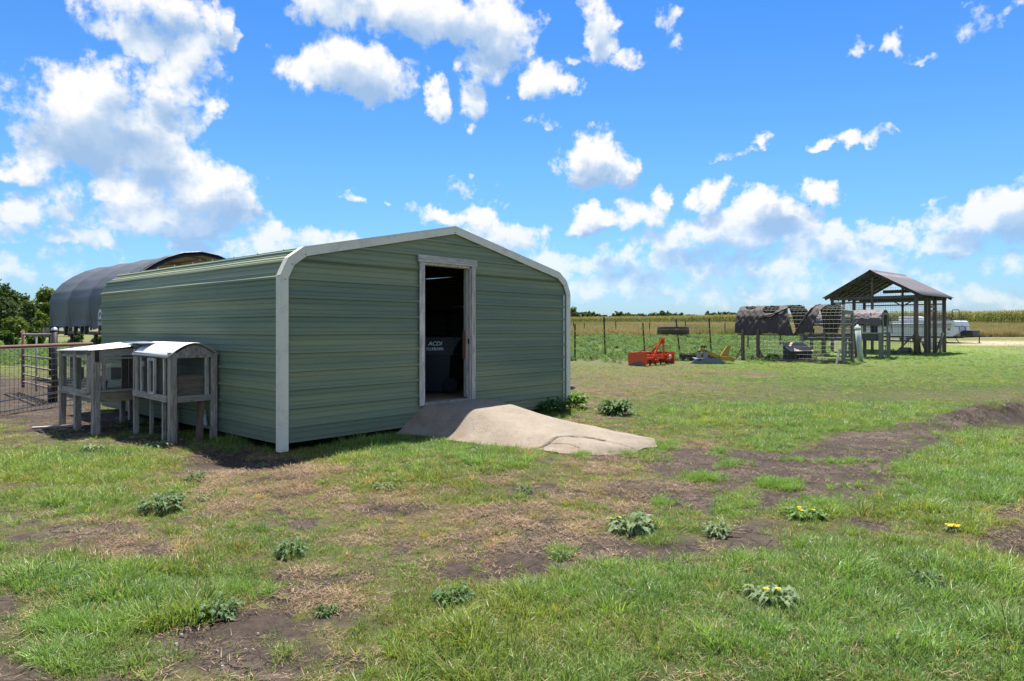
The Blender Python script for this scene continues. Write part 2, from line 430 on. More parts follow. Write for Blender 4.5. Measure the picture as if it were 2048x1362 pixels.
GALV = lambda: paint('galvanised_steel', (.42,.43,.44), .38, .5, (.25,.22,.2), 5, .75)
RUST = lambda: paint('rusted_pipe', (.17,.09,.065), .75, .6, (.07,.035,.025), 14, .1)
DARKMETAL = lambda: paint('dark_steel', (.035,.033,.033), .5, .5, (.10,.055,.03), 10, .4)
def wire_mat():
    return material('galvanised_wire', lambda N: pbr(N, (.17,.17,.165), .55, .4))
# ================================================================== GROUND
def axis_pts(lo, hi, dlo, dhi, step, growth):
    a = list(np.arange(dlo, dhi+1e-6, step)); s = step
    while a[-1] < hi: s *= growth; a.append(a[-1]+s)
    s = step; b = [dlo]
    while b[-1] > lo: s *= growth; b.append(b[-1]-s)
    return np.array(b[:0:-1]+a)
def straw_zone(x, y):
    edge = 54 + 3*(fbm(x*.08, y*.05, 91, 2)-.5)*2
    return sstep(-1.5, 2.5, y-edge)*sstep(-14, -2, x)
def weedy_zone(x, y, px):
    return sstep(24.5, 30, y)*(1-sstep(54, 57, y))*(1-sstep(1560, 1700, px))
def build_ground():
    xs = axis_pts(-1500, 1500, -7.5, 10.5, .055, 1.06); ys = axis_pts(-60, 3000, 2.2, 14.5, .055, 1.055)
    X, Y = np.meshgrid(xs, ys); X = X.ravel(); Y = Y.ravel(); Z = height(X, Y)
    soil, dry, lush = masks(X, Y, Z)
    near = Y < 22
    # clods and clumpy relief on the bare soil, a little swell under the turf
    rdg = np.full(X.shape, 9.0)
    for p, q in zip(RIDGE[:-1], RIDGE[1:]): rdg = np.minimum(rdg, seg_dist(X, Y, p, q))
    Z = Z + np.where(rdg < .8, np.exp(-(rdg/.38)**2)*sstep(5.2, 7.5, X)*.13*(fbm(X*7, Y*7, 57, 3, .7)-.4), 0)
    Z = Z + np.where(near, np.clip(soil, 0, 1)*.034*(fbm(X*8, Y*8, 55, 3, .65)-.5) + np.clip(lush, 0, 1)*.018*(fbm(X*4, Y*4, 58, 2)-.5), 0)
    ins, a, b = in_shed(X, Y, -.1)
    Z = np.where(ins & (b > .2), np.minimum(Z, .02), Z)
    nx, ny = len(xs), len(ys)
    I = np.arange(nx*ny).reshape(ny, nx)
    q = np.stack([I[:-1,:-1], I[:-1,1:], I[1:,1:], I[1:,:-1]], -1).reshape(-1, 4)
    me = bpy.data.meshes.new('ground'); me.vertices.add(nx*ny); me.vertices.foreach_set('co', np.stack([X, Y, Z], -1).ravel())
    me.loops.add(q.size); me.loops.foreach_set('vertex_index', q.ravel().astype(np.int32))
    me.polygons.add(len(q)); me.polygons.foreach_set('loop_start', np.arange(0, q.size, 4, dtype=np.int32)); me.polygons.foreach_set('loop_total', np.full(len(q), 4, np.int32))
    me.polygons.foreach_set('use_smooth', np.ones(len(q), bool)); me.update(calc_edges=True)
    px, py = to_px(X, np.maximum(Y, .5), Z)
    st = np.maximum(straw_zone(X, Y), .0); wd = weedy_zone(X, Y, px)*(Y > 0)
    sand = blobs(px, py, [(1990, 686, 110, 4.5, 1.0), (1560, 692, 60, 3, .4), (1500, 716, 100, 2.5, .5)])*(Y > 20)
    for nme, arr in (('soil', soil), ('dry', dry), ('lush', lush), ('straw', st), ('weedy', wd), ('sand', sand)):
        at = me.attributes.new(nme, 'FLOAT', 'POINT'); at.data.foreach_set('value', np.clip(arr, 0, 1.3).astype(np.float32))
    def fn(N):
        def at(n): return N.node('ShaderNodeAttribute', attribute_name=n).outputs['Fac']
        c = N.node('ShaderNodeNewGeometry').outputs['Position']
        n1 = N.noise(c, 1.3, 6, .6); n2 = N.noise(c, 14, 6, .7); n3 = N.noise(c, 90, 4, .7); n0 = N.noise(c, .13, 4, .6)
        soilc = N.mix(N.mr(n2, .3, .7), (.040, .030, .024), (.085, .064, .050))
        soilc = N.mix(N.mr(N.m('ADD', n1, N.m('MULTIPLY', n3, .3)), .62, .85, 0, .75), soilc, (.155, .118, .090))
        soilc = N.mix(N.mr(n3, .60, .72, 0, .45), soilc, (.19, .14, .10))
        # drying cracks
        cw = N.vm('ADD', N.vm('ADD', c, N.vm('SCALE', N.noise(c, 5, 4, .65, out='Color'), .22)), N.vm('SCALE', N.noise(c, 1.2, 2, .5, out='Color'), .5))
        cr = N.voronoi(cw, 6.0, 'DISTANCE_TO_EDGE'); cr2 = N.voronoi(cw, 15, 'DISTANCE_TO_EDGE')
        crack = N.m('MULTIPLY', N.m('MULTIPLY', N.mr(cr, .0, N.m('MULTIPLY_ADD', n2, .09, -.012), 1, 0), N.mr(at('soil'), .25, .55, 0, 1)), N.mr(n1, .46, .60, 0, 1))
        crack = N.m('MAXIMUM', crack, N.m('MULTIPLY', N.m('MULTIPLY', N.mr(cr2, .0, .06, .6, 0), N.mr(at('soil'), .25, .55, 0, 1)), N.mr(N.noise(c, .9, 3, .6), .50, .62, 0, 1)))
        thatch = N.mix(n2, (.085, .058, .037), (.205, .142, .088))
        thatch = N.mix(N.mr(n3, .45, .6, 0, .6), thatch, (.07, .052, .04))
        green = N.mix(N.mr(n2, .35, .65), (.040, .054, .016), (.075, .098, .027))
        fg = N.mix(N.mr(N.m('ADD', N.m('MULTIPLY', n1, .6), N.m('MULTIPLY', n0, .5)), .40, .68), (.125, .190, .042), (.205, .265, .070))
        fg = N.mix(N.mr(n2, .35, .68, 0, .55), fg, (.055, .085, .022))
        pos = N.sep(c); fark = N.mr(pos[1], 16, 34, 0, 1)
        green = N.mix(fark, green, fg)
        s = at('soil'); d = at('dry'); l = at('lush')
        col = N.mix(N.mr(l, .15, .6), N.mix(.5, thatch, green), green)
        col = N.mix(N.mr(N.m('ADD', d, N.m('MULTIPLY', n2, .5)), .62, 1.15), col, thatch)
        sf = N.mr(N.m('ADD', s, N.m('MULTIPLY_ADD', n2, .6, -.3)), .30, .55)
        col = N.mix(sf, col, soilc)
        col = N.mix(N.m('MULTIPLY', crack, N.mr(s, .25, .5, 0, .9)), col, (.018, .013, .011))
        straw = N.mix(N.mr(n2, .3, .7), (.24, .19, .095), (.36, .29, .16))
        col = N.mix(at('straw'), col, straw)
        wee = N.mix(N.mr(n2, .35, .65), (.075, .105, .04), (.13, .17, .075))
        col = N.mix(N.m('MULTIPLY', at('weedy'), .9), col, wee)
        col = N.mix(N.m('MULTIPLY', at('sand'), N.mr(n2, .3, .6, .5, 1)), col, (.42, .34, .24))
        hb = N.m('ADD', N.m('MULTIPLY', n3, .5), N.m('ADD', n2, N.m('MULTIPLY', crack, -1.3)))
        return pbr(N, col, .93, 0, hb, .9, .022, .15)
    me.materials.append(material('ground_soil_and_turf', fn))
    o = bpy.data.objects.new('ground', me); COL.objects.link(o)
    tag(o, kind='structure')
    return o
build_ground()

# ================================================================== VEGETATION (things nobody could count)
def leafmat(name, c1, c2, trans=.35, rough=.55, spec=.3, tint=True):
    def fn(N):
        t = N.node('ShaderNodeAttribute', attribute_name='tint', attribute_type='INSTANCER')
        r = N.node('ShaderNodeAttribute', attribute_name='rand', attribute_type='GEOMETRY')
        col = N.mix(r.outputs['Fac'], c1, c2)
        if tint: col = N.mix(1.0, col, t.outputs['Color'], 'MULTIPLY')
        b = N.node('ShaderNodeBsdfPrincipled'); N.put(b.inputs['Base Color'], col); b.inputs['Roughness'].default_value = rough
        b.inputs['Specular IOR Level'].default_value = spec
        tr = N.node('ShaderNodeBsdfTranslucent'); N.put(tr.inputs[0], N.mix(1.0, col, (1.15, 1.2, .7), 'MULTIPLY'))
        mx = N.node('ShaderNodeMixShader'); mx.inputs[0].default_value = trans
        N.l.new(b.outputs[0], mx.inputs[1]); N.l.new(tr.outputs[0], mx.inputs[2])
        return mx.outputs[0]
    return material(name, fn)
def blade(vs, fs, rr, x, y, ang, L, w, lean, droop, z0=0.0, segs=3, rv=None, twist=0.0):
    """one grass blade as a bent tapering strip"""
    o = len(vs); ca, sa = math.cos(ang), math.sin(ang); px, pz = 0.0, z0; th = lean
    wx, wy = -sa, ca
    for k in range(segs+1):
        t = k/segs; ww = w*(1-t**1.6)*.5 if k < segs else 0.0
        cx = x+ca*px; cy = y+sa*px
        tw = twist*t
        ux, uy, uz = wx*math.cos(tw), wy*math.cos(tw), math.sin(tw)
        if k < segs: vs += [(cx-ux*ww, cy-uy*ww, pz-uz*ww), (cx+ux*ww, cy+uy*ww, pz+uz*ww)]
        else: vs.append((cx, cy, pz))
        px += L/segs*math.sin(th); pz += L/segs*math.cos(th); th += droop/segs
    for k in range(segs-1): fs.append((o+2*k, o+2*k+1, o+2*k+3, o+2*k+2))
    fs.append((o+2*segs-2, o+2*segs-1, o+2*segs))
    rr += [rv if rv is not None else R.random()]*(2*segs+1)
def proto(name, vs, fs, rr, mat, idx, smooth=False):
    me = bpy.data.meshes.new(name); me.from_pydata(vs, [], fs)
    a = me.attributes.new('rand', 'FLOAT', 'POINT'); a.data.foreach_set('value', np.array(rr, np.float32))
    if isinstance(mat, (list, tuple)):
        for m in mat: me.materials.append(m)
    else: me.materials.append(mat)
    if idx is not None: me.polygons.foreach_set('material_index', np.array(idx, np.int32))
    o = bpy.data.objects.new(name, me); return o
def scatter(name, protos, P, rotz, tilt, scale, pick, tint, mat, label=None, cat=None):
    """one object: the prototypes standing on many points"""
    n = len(P)
    me = bpy.data.meshes.new(name); me.vertices.add(n); me.vertices.foreach_set('co', np.asarray(P, np.float32).ravel())
    def addv(nm, arr, ty, key):
        a = me.attributes.new(nm, ty, 'POINT'); a.data.foreach_set(key, np.asarray(arr).ravel())
    rot = np.zeros((n, 3), np.float32); rot[:, 0] = tilt*np.cos(rotz*3.1); rot[:, 1] = tilt*np.sin(rotz*2.3); rot[:, 2] = rotz
    addv('rot', rot, 'FLOAT_VECTOR', 'vector'); addv('pick', pick.astype(np.int32), 'INT', 'value')
    sc = np.asarray(scale, np.float32); sc = np.repeat(sc[:, None], 3, 1) if sc.ndim == 1 else sc
    addv('scl', sc, 'FLOAT_VECTOR', 'vector')
    tc = np.concatenate([tint, np.ones((n, 1))], 1).astype(np.float32); addv('tint', tc, 'FLOAT_COLOR', 'color')
    me.materials.append(mat)
    o = bpy.data.objects.new(name, me); COL.objects.link(o)
    c = bpy.data.collections.new(name+'_kinds')
    for p in protos: c.objects.link(p)
    g = bpy.data.node_groups.new(name+'_nodes', 'GeometryNodeTree')
    g.interface.new_socket('Geometry', in_out='INPUT', socket_type='NodeSocketGeometry')
    g.interface.new_socket('Geometry', in_out='OUTPUT', socket_type='NodeSocketGeometry')
    nn = g.nodes; gi = nn.new('NodeGroupInput'); go = nn.new('NodeGroupOutput')
    ci = nn.new('GeometryNodeCollectionInfo'); ci.inputs['Collection'].default_value = c
    ci.inputs['Separate Children'].default_value = True; ci.inputs['Reset Children'].default_value = True
    iop = nn.new('GeometryNodeInstanceOnPoints'); iop.inputs['Pick Instance'].default_value = True
    def na(nm, ty):
        q = nn.new('GeometryNodeInputNamedAttribute'); q.data_type = ty; q.inputs[0].default_value = nm; return q.outputs[0]
    L = g.links
    L.new(gi.outputs[0], iop.inputs['Points']); L.new(ci.outputs[0], iop.inputs['Instance'])
    L.new(na('pick', 'INT'), iop.inputs['Instance Index'])
    L.new(na('rot', 'FLOAT_VECTOR'), iop.inputs['Rotation']); L.new(na('scl', 'FLOAT_VECTOR'), iop.inputs['Scale'])
    L.new(iop.outputs[0], go.inputs[0])
    md = o.modifiers.new('scatter', 'NODES'); md.node_group = g
    tag(o, label, cat, kind='stuff')
    return o

M_BLADE = leafmat('grass_blades', (.115, .205, .036), (.275, .370, .090), .42, .42, .45)
M_STRAW = leafmat('dead_straw', (.26, .175, .105), (.46, .335, .21), .2, .8, .1)
def tuft(i, n, L, w, spread, lean, droop, dead=.0):
    vs, fs, rr, ix = [], [], [], []
    for k in range(n):
        a = R.uniform(0, 6.283); r = spread*math.sqrt(R.random()); l = L*R.uniform(.45, 1.1)
        d = R.random() < dead; f0 = len(fs)
        blade(vs, fs, rr, r*math.cos(a), r*math.sin(a), a+R.uniform(-1, 1), l, w*R.uniform(.7, 1.25), R.uniform(*lean) + (.5 if d else 0), R.uniform(*droop), -.006, 3, twist=R.uniform(-.8, .8))
        ix += [1 if d else 0]*(len(fs)-f0)
    return proto('turf_%02d' % i, vs, fs, rr, [M_BLADE, M_STRAW], ix)
def flat_straw(i, n, spread, L):
    vs, fs, rr = [], [], []
    for k in range(n):
        a = R.uniform(0, 6.283); r = spread*math.sqrt(R.random())
        blade(vs, fs, rr, r*math.cos(a), r*math.sin(a), R.uniform(0, 6.283), L*R.uniform(.4, 1.2), .0026*R.uniform(.7, 1.4), R.uniform(1.25, 1.5), R.uniform(-.1, .35), .004+R.random()*.012, 2)
    return proto('wisp_%02d' % i, vs, fs, rr, [M_STRAW], None)
PROT_SPARSE = [tuft(i, 12, .062, .0042, .045, (.2, 1.1), (.2, 1.1), .22) for i in range(4)]
PROT_MID = [tuft(10+i, 16, .070, .0044, .05, (.1, .9), (.2, 1.2), .12) for i in range(4)]
PROT_LUSH = [tuft(20+i, 24, .100, .0046, .06, (.05, .8), (.3, 1.5), .05) for i in range(5)]
PROT_CLUMP = [tuft(30+i, 46, .150, .0052, .05, (.1, 1.0), (.4, 1.6), .04) for i in range(3)]
PROT_STRAW = [flat_straw(40+i, 22, .075, .045) for i in range(3)]
TURF = PROT_SPARSE+PROT_MID+PROT_LUSH+PROT_CLUMP+PROT_STRAW     # 0-3, 4-7, 8-12, 13-15, 16-18
RAMP_L = [(0.25, 1.70), (0, 1.72), (-.5, 1.92), (-1.2, 1.95), (-2.0, 1.98), (-2.6, 2.12), (-3.0, 2.35), (-3.28, 2.75)]
RAMP_R = [(0.25, 3.9), (0, 3.9), (-.5, 3.92), (-1.2, 3.92), (-2.2, 3.9), (-2.8, 3.85), (-3.1, 3.7), (-3.28, 3.3)]
def ramp_lr(b):
    bl = [p[0] for p in RAMP_L][::-1]
    l = np.interp(b, bl, [p[1] for p in RAMP_L][::-1]); r = np.interp(b, bl, [p[1] for p in RAMP_R][::-1]); return l, r
def scatter_turf():
    bands = [(2.3, 4.6, 1450), (4.6, 7.5, 1050), (7.5, 11, 600), (11, 16, 210), (16, 24, 90), (24, 38, 26), (38, 60, 7)]
    P, S, K, T = [], [], [], []
    for (y0, y1, dens) in bands:
        xmax = .90*y1+.6; n = int(dens*(y1-y0)*2*xmax)
        x = RNG.uniform(-xmax, xmax, n); y = RNG.uniform(y0, y1, n)
        k = np.abs(x) < .90*y+.6; x = x[k]; y = y[k]
        z = height(x, y); soil, dry, lush = masks(x, y, z); px, py = to_px(x, y, z)
        ins, a, b = in_shed(x, y, .0)
        l, r = ramp_lr(b); onr = (b < .3) & (b > -3.28) & (a > l+.03) & (a < r-.03)
        wz = weedy_zone(x, y, px); st = straw_zone(x, y)
        pen = (x < -6.5) & (y > 9) & (a < 0) & (y < 17.5)
        g = .92 + .4*lush - .30*dry - 1.25*np.clip(soil-.12, 0, 1.1)
        g = g + (fbm(x*4.5, y*4.5, 141, 3, .6)-.5)*2.4*(1-.35*np.clip(lush, 0, 1)); g = np.where(y > 20, .9, g)
        und = (a > -.2) & (a < 1) & (b < 6.2) & (b > 0)
        u = RNG.random(len(x))
        keep = (u < np.clip(g, .012, 1-.28*np.clip(lush, 0, 1))) & ~(ins & (b > .05) & (a > .05)) & ~onr & (st < .6) & (RNG.random(len(x)) > wz*.7)
        keep &= ~(pen & (RNG.random(len(x)) < .85) & (soil > .3))
        strawk = (~keep) & (RNG.random(len(x)) < np.clip(.28+.75*dry-.75*soil, .03, .9)*.8) & ~ins & ~onr & (y < 24)
        x_, y_, z_ = x[keep], y[keep], z[keep]; lu = lush[keep]; dr = dry[keep]; so = soil[keep]; m = len(x_)
        q = lu + .25*(RNG.random(m)-.5)
        pk = np.where(q > .62, RNG.integers(8, 13, m), np.where(q > .12, RNG.integers(4, 8, m), np.where(RNG.random(m) < .35, RNG.integers(4, 8, m), RNG.integers(0, 4, m))))
        cl = (RNG.random(m) < np.where(lu > .6, .05, .012)) & (y_ < 16); pk = np.where(cl, RNG.integers(13, 16, m), pk)
        # height of turf varies in patches
        hv = (.65+.75*fbm(x_*1.4, y_*1.4, 61, 3))*(.45+1.1*fbm(x_*5.5, y_*5.5, 63, 2))
        sc = (.54+.46*RNG.random(m))*hv*(.72+.38*np.clip(lu, 0, 1))
        mown = sstep(1350, 1600, px[keep])*sstep(11.5, 15, y_)
        sc = sc*(1-.45*mown)
        sc = sc*np.where(y_ > 24, 1.9, np.where(y_ > 16, 1.5, np.where(y_ > 11, 1.3, np.where(y_ > 7.5, 1.1, 1))))
        sc = np.where(y_ > 38, sc*1.5, sc)
        wall = np.minimum(np.abs(a[keep]+.05), np.abs(b[keep]+.05)); nearwall = ((a[keep] < .1) & (a[keep] > -.5) | (b[keep] < .1) & (b[keep] > -.45)) & (b[keep] > -.5) & (a[keep] > -.6) & (a[keep] < 6.2) & (b[keep] < 6.5)
        sc = np.where(nearwall, sc*1.35, sc)
        far = np.clip((y_-14)/20, 0, 1)
        yel = fbm(x_*.9+5, y_*.9, 67, 3); jit = RNG.random((m, 1))
        base = np.array([1.0, 1.0, 1.0])[None]*(.56+.82*jit)
        warm = np.array([1.22, 1.0, .75]); cool = np.array([.62, .90, 1.0])
        w = np.clip((yel-.46)*3 + .7*dr - .15*lu, 0, 1)[:, None]*RNG.random((m, 1))**.6
        tn = base*((1-w)+w*warm)
        c2 = np.clip(.9*lu*(yel < .5)*RNG.random(m), 0, 1)[:, None]*.75
        tn = tn*((1-c2)+c2*cool)
        dead = (RNG.random(m) < .03+.32*np.clip(dr, 0, 1)*(1-.7*np.clip(lu, 0, 1)))[:, None]
        tn = np.where(dead, np.array([2.5, 1.25, 1.9])*(.6+.5*jit), tn)
        tn = tn*(1+.25*far[:, None])
        P.append(np.stack([x_, y_, z_], 1)); S.append(sc); K.append(pk); T.append(tn)
        xs_, ys_, zs_ = x[strawk], y[strawk], z[strawk]; m = len(xs_)
        P.append(np.stack([xs_, ys_, zs_+.004], 1)); S.append((.6+.6*RNG.random(m))*(1+.04*ys_)); K.append(RNG.integers(16, 19, m))
        T.append(np.ones((m, 3))*(.45+.75*RNG.random((m, 1))))
    # extra strong clumps picked out on the bare soil
    ex = [(1540, 968, 30, 9, 70), (1580, 972, 24, 7, 40), (1412, 957, 34, 7, 50), (1460, 928, 26, 8, 26), (1440, 905, 16, 8, 20), (1680, 925, 50, 8, 30), (1820, 935, 40, 8, 50),
          (1470, 1010, 60, 22, 50), (1330, 1010, 30, 20, 22), (1650, 1015, 90, 22, 80), (1585, 920, 24, 5, 10), (1120, 1110, 24, 16, 16), (1250, 905, 60, 8, 60), (1165, 912, 14, 8, 30),
          (1300, 895, 40, 9, 70), (1340, 890, 24, 8, 40), (130, 1250, 55, 22, 60), (245, 1255, 30, 16, 26), (470, 1185, 70, 14, 40), (1130, 1190, 80, 20, 40),
          (1810, 985, 110, 22, 90), (860, 880, 90, 10, 60), (930, 900, 80, 12, 50), (440, 895, 50, 10, 26), (700, 885, 70, 8, 30), (1130, 835, 40, 9, 26), (280, 870, 60, 6, 20), (1660, 722, 60, 4, 60), (1515, 727, 40, 3, 25), (1780, 717, 100, 3, 80), (1870, 709, 60, 3, 50)]
    for (cx, cy, rx, ry, n) in ex:
        n = int(n*1.6)
        pts = [ground_at(cx+R.gauss(0, rx*.55), cy+R.gauss(0, ry*.55)) for _ in range(n)]
        pts = np.array(pts); P.append(pts); S.append(RNG.uniform(.38, .75, n)*(1.7 if cy < 740 else 1)); K.append(RNG.integers(11, 16, n)); T.append(np.ones((n, 3))*np.array([.95, 1.1, .8])*RNG.uniform(.65, 1.15, (n, 1)))
    P = np.concatenate(P); S = np.concatenate(S); K = np.concatenate(K); T = np.concatenate(T)
    print('turf instances', len(P))
    scatter('grass', TURF, P, RNG.uniform(0, 6.283, len(P)), RNG.uniform(0, .25, len(P)), S, K, T, M_BLADE)
scatter_turf()

# ---- pebbles
def pebbles():
    vs, fs = [], []
    mb = MB()
    zones = [(1700, 900, 200, 25, 90), (1500, 935, 250, 40, 70), (1900, 850, 120, 14, 50), (620, 1160, 150, 60, 22), (1100, 1090, 160, 40, 22), (420, 1300, 160, 40, 18), (60, 830, 120, 20, 30), (1250, 1080, 200, 60, 30)]
    for (cx, cy, rx, ry, n) in zones:
        for _ in range(n):
            p = ground_at(cx+R.gauss(0, rx*.5), cy+R.gauss(0, ry*.5)); s = R.uniform(.004, .013)
            vv = []
            for k in range(5): a = 1.257*k+R.uniform(-.3, .3); vv.append((p[0]+s*math.cos(a)*R.uniform(.8, 1.3), p[1]+s*math.sin(a), p[2]))
            for k in range(5): a = 1.257*k+R.uniform(-.3, .3); vv.append((p[0]+s*.6*math.cos(a), p[1]+s*.6*math.sin(a), p[2]+s*R.uniform(.6, .9)))
            mb.add(vv, [(i, (i+1) % 5, 5+(i+1) % 5, 5+i) for i in range(5)]+[(5,6,7,8,9)])
    o = mb.build('gravel', material('pale_pebbles', lambda N: pbr(N, N.mix(N.noise(objco(N), 40, 3), (.16,.14,.115), (.34,.30,.25)), .85)))
    tag(o, kind='stuff')
pebbles()

# ---- low broad-leaved weeds in the field behind the implements
M_HERB = leafmat('herb_leaves', (.085, .155, .040), (.165, .26, .08), .35, .55, .3)
def herb(i, n, h, L):
    vs, fs, rr = [], [], []
    for k in range(n):
        a = R.uniform(0, 6.283); r = R.uniform(0, h*.8); z = h*R.uniform(.1, 1)*(1-.5*(r/(h*.8))**2)
        x, y = r*math.cos(a), r*math.sin(a); b = R.uniform(0, 6.283); t = R.uniform(-.7, .7); l = L*R.uniform(.6, 1.2); w = l*.42
        dx, dy, dz = math.cos(b)*math.cos(t), math.sin(b)*math.cos(t), math.sin(t); nx, ny = -math.sin(b), math.cos(b)
        o = len(vs)
        vs += [(x, y, z), (x+dx*l*.5-nx*w*.5, y+dy*l*.5-ny*w*.5, z+dz*l*.5+.1*l), (x+dx*l, y+dy*l, z+dz*l-.1*l), (x+dx*l*.5+nx*w*.5, y+dy*l*.5+ny*w*.5, z+dz*l*.5+.1*l)]
        fs.append((o, o+1, o+2, o+3)); rr += [R.random()]*4
    return proto('herb_%02d' % i, vs, fs, rr, M_HERB, None)
HERBS = [herb(i, 60, .26, .11) for i in range(4)]
def scatter_herbs():
    n = 60000
    y = 23+34*RNG.random(n)**.9; x = RNG.uniform(-1, .79, n)*y
    z = height(x, y); px, py = to_px(x, y, z); wz = weedy_zone(x, y, px)
    ins, a, b = in_shed(x, y, .3)
    patch = fbm(x*.25, y*.12, 101, 3)
    keep = (RNG.random(n) < wz*np.clip((patch-.30)*4, .25, 1)*.55) & ~ins & (px < 1660)
    keep &= ~((px < 560) & (y < 26))
    x, y, z = x[keep], y[keep], z[keep]; m = len(x)
    t = np.array([1.0, 1.0, 1.15])*RNG.uniform(.55, 1.35, (m, 1)); yy = (RNG.random(m) < .15)[:, None]; t = np.where(yy, t*np.array([1.5, 1.15, .8]), t)
    s = RNG.uniform(.45, 1.0, m)*(.75+.006*y)
    print('herbs', m)
    scatter('weeds', HERBS, np.stack([x, y, z], 1), RNG.uniform(0, 6.28, m), np.zeros(m), s, RNG.integers(0, 4, m), t, M_HERB)
scatter_herbs()

# ---- tall dry grass strip before the corn
M_DRY = leafmat('tall_dry_grass_blades', (.33, .26, .13), (.52, .42, .24), .35, .7, .15)
def drytuft(i):
    vs, fs, rr = [], [], []
    for k in range(40):
        a = R.uniform(0, 6.283); r = .30*math.sqrt(R.random())
        blade(vs, fs, rr, r*math.cos(a), r*math.sin(a), R.uniform(0, 6.283), R.uniform(.3, .7), .016, R.uniform(0, .35), R.uniform(.1, .9), 0, 2)
    return proto('dryturf_%02d' % i, vs, fs, rr, M_DRY, None)
DRYP = [drytuft(i) for i in range(4)]
CORN_A = np.array([66.0, 88.0]); CORN_B = np.array([14.0, 165.0]); CORN_D = (CORN_B-CORN_A)/np.linalg.norm(CORN_B-CORN_A)
CORN_N = np.array([CORN_D[1], -CORN_D[0]])          # points away from the camera, into the corn
if CORN_N[1] < 0: CORN_N = -CORN_N
def corn_depth(x, y): return (x-CORN_A[0])*CORN_N[0]+(y-CORN_A[1])*CORN_N[1]
def scatter_dry():
    n = 90000
    y = 53+110*RNG.random(n)**1.3; x = RNG.uniform(-.1, .80, n)*y
    z = height(x, y); cd = corn_depth(x, y); st = straw_zone(x, y)
    keep = (cd < .5) & (RNG.random(n) < st)
    x, y, z = x[keep], y[keep], z[keep]; m = len(x)
    g = fbm(x*.12, y*.05, 121, 3)
    t = np.ones((m, 3))*RNG.uniform(.6, 1.1, (m, 1)); gr = (RNG.random(m) < np.clip((g-.42)*2.2, .05, .6))[:, None]
    t = np.where(gr, t*np.array([.55, .72, .5]), t)
    print('dry', m)
    scatter('tall_dry_grass', DRYP, np.stack([x, y, z], 1), RNG.uniform(0, 6.28, m), RNG.uniform(0, .2, m), RNG.uniform(.7, 1.25, m)*(1+(y-55)*.004), RNG.integers(0, 4, m), t, M_DRY,)
scatter_dry()

# ---- corn
M_CORN = leafmat('corn_leaves', (.10, .15, .035), (.30, .30, .10), .35, .6, .2)
M_TASSEL = leafmat('corn_tassels', (.40, .27, .13), (.55, .40, .22), .3, .8, .1)
def cornplant(i):
    vs, fs, rr, ix = [], [], [], []
    h = 1.85
    f0 = 0; blade(vs, fs, rr, 0, 0, R.uniform(0, 6.28), h, .035, R.uniform(-.03, .03), 0, 0, 3, .2); ix += [0]*(len(fs)-f0)
    for k in range(11):
        z = .25+k*.145; f0 = len(fs); dry = z < .75
        blade(vs, fs, rr, 0, 0, k*3.14+R.uniform(-.6, .6), R.uniform(.5, .8), .075, R.uniform(.4, .8), R.uniform(1.0, 1.9), z, 4, R.uniform(.65, 1) if dry else R.uniform(0, .7)); ix += [0]*(len(fs)-f0)
    for k in range(7):
        f0 = len(fs); blade(vs, fs, rr, 0, 0, R.uniform(0, 6.28), R.uniform(.22, .36), .022, R.uniform(.05, .7), R.uniform(0, .5), h-.02, 2); ix += [1]*(len(fs)-f0)
    return proto('corn_%02d' % i, vs, fs, rr, [M_CORN, M_TASSEL], ix)
CORNP = [cornplant(i) for i in range(5)]
def scatter_corn():
    P = []
    for row in range(26):
        t = np.arange(-34, 230, .24 if row < 8 else .42); t = t+RNG.uniform(-.06, .06, len(t)); dd = row*.76
        p = CORN_A[None]+CORN_D[None]*t[:, None]+CORN_N[None]*(dd+RNG.uniform(-.06, .06, len(t)))[:, None]; P.append(p)
    P = np.concatenate(P); k = (P[:, 1] > 50) & (np.abs(P[:, 0]) < .9*P[:, 1]); P = P[k]; m = len(P)
    z = height(P[:, 0], P[:, 1]); g = fbm(P[:, 0]*.07, P[:, 1]*.07, 131, 3)
    t = np.ones((m, 3))*RNG.uniform(.65, 1.15, (m, 1)); yl = (RNG.random(m) < .3)[:, None]; t = np.where(yl, t*np.array([1.4, 1.15, .9]), t)
    print('corn', m)
    scatter('corn_field', CORNP, np.column_stack([P, z]), RNG.uniform(0, 6.28, m), RNG.uniform(0, .07, m), RNG.uniform(.92, 1.12, m)*(.94+.2*g), RNG.integers(0, 5, m), t, M_CORN)
scatter_corn()

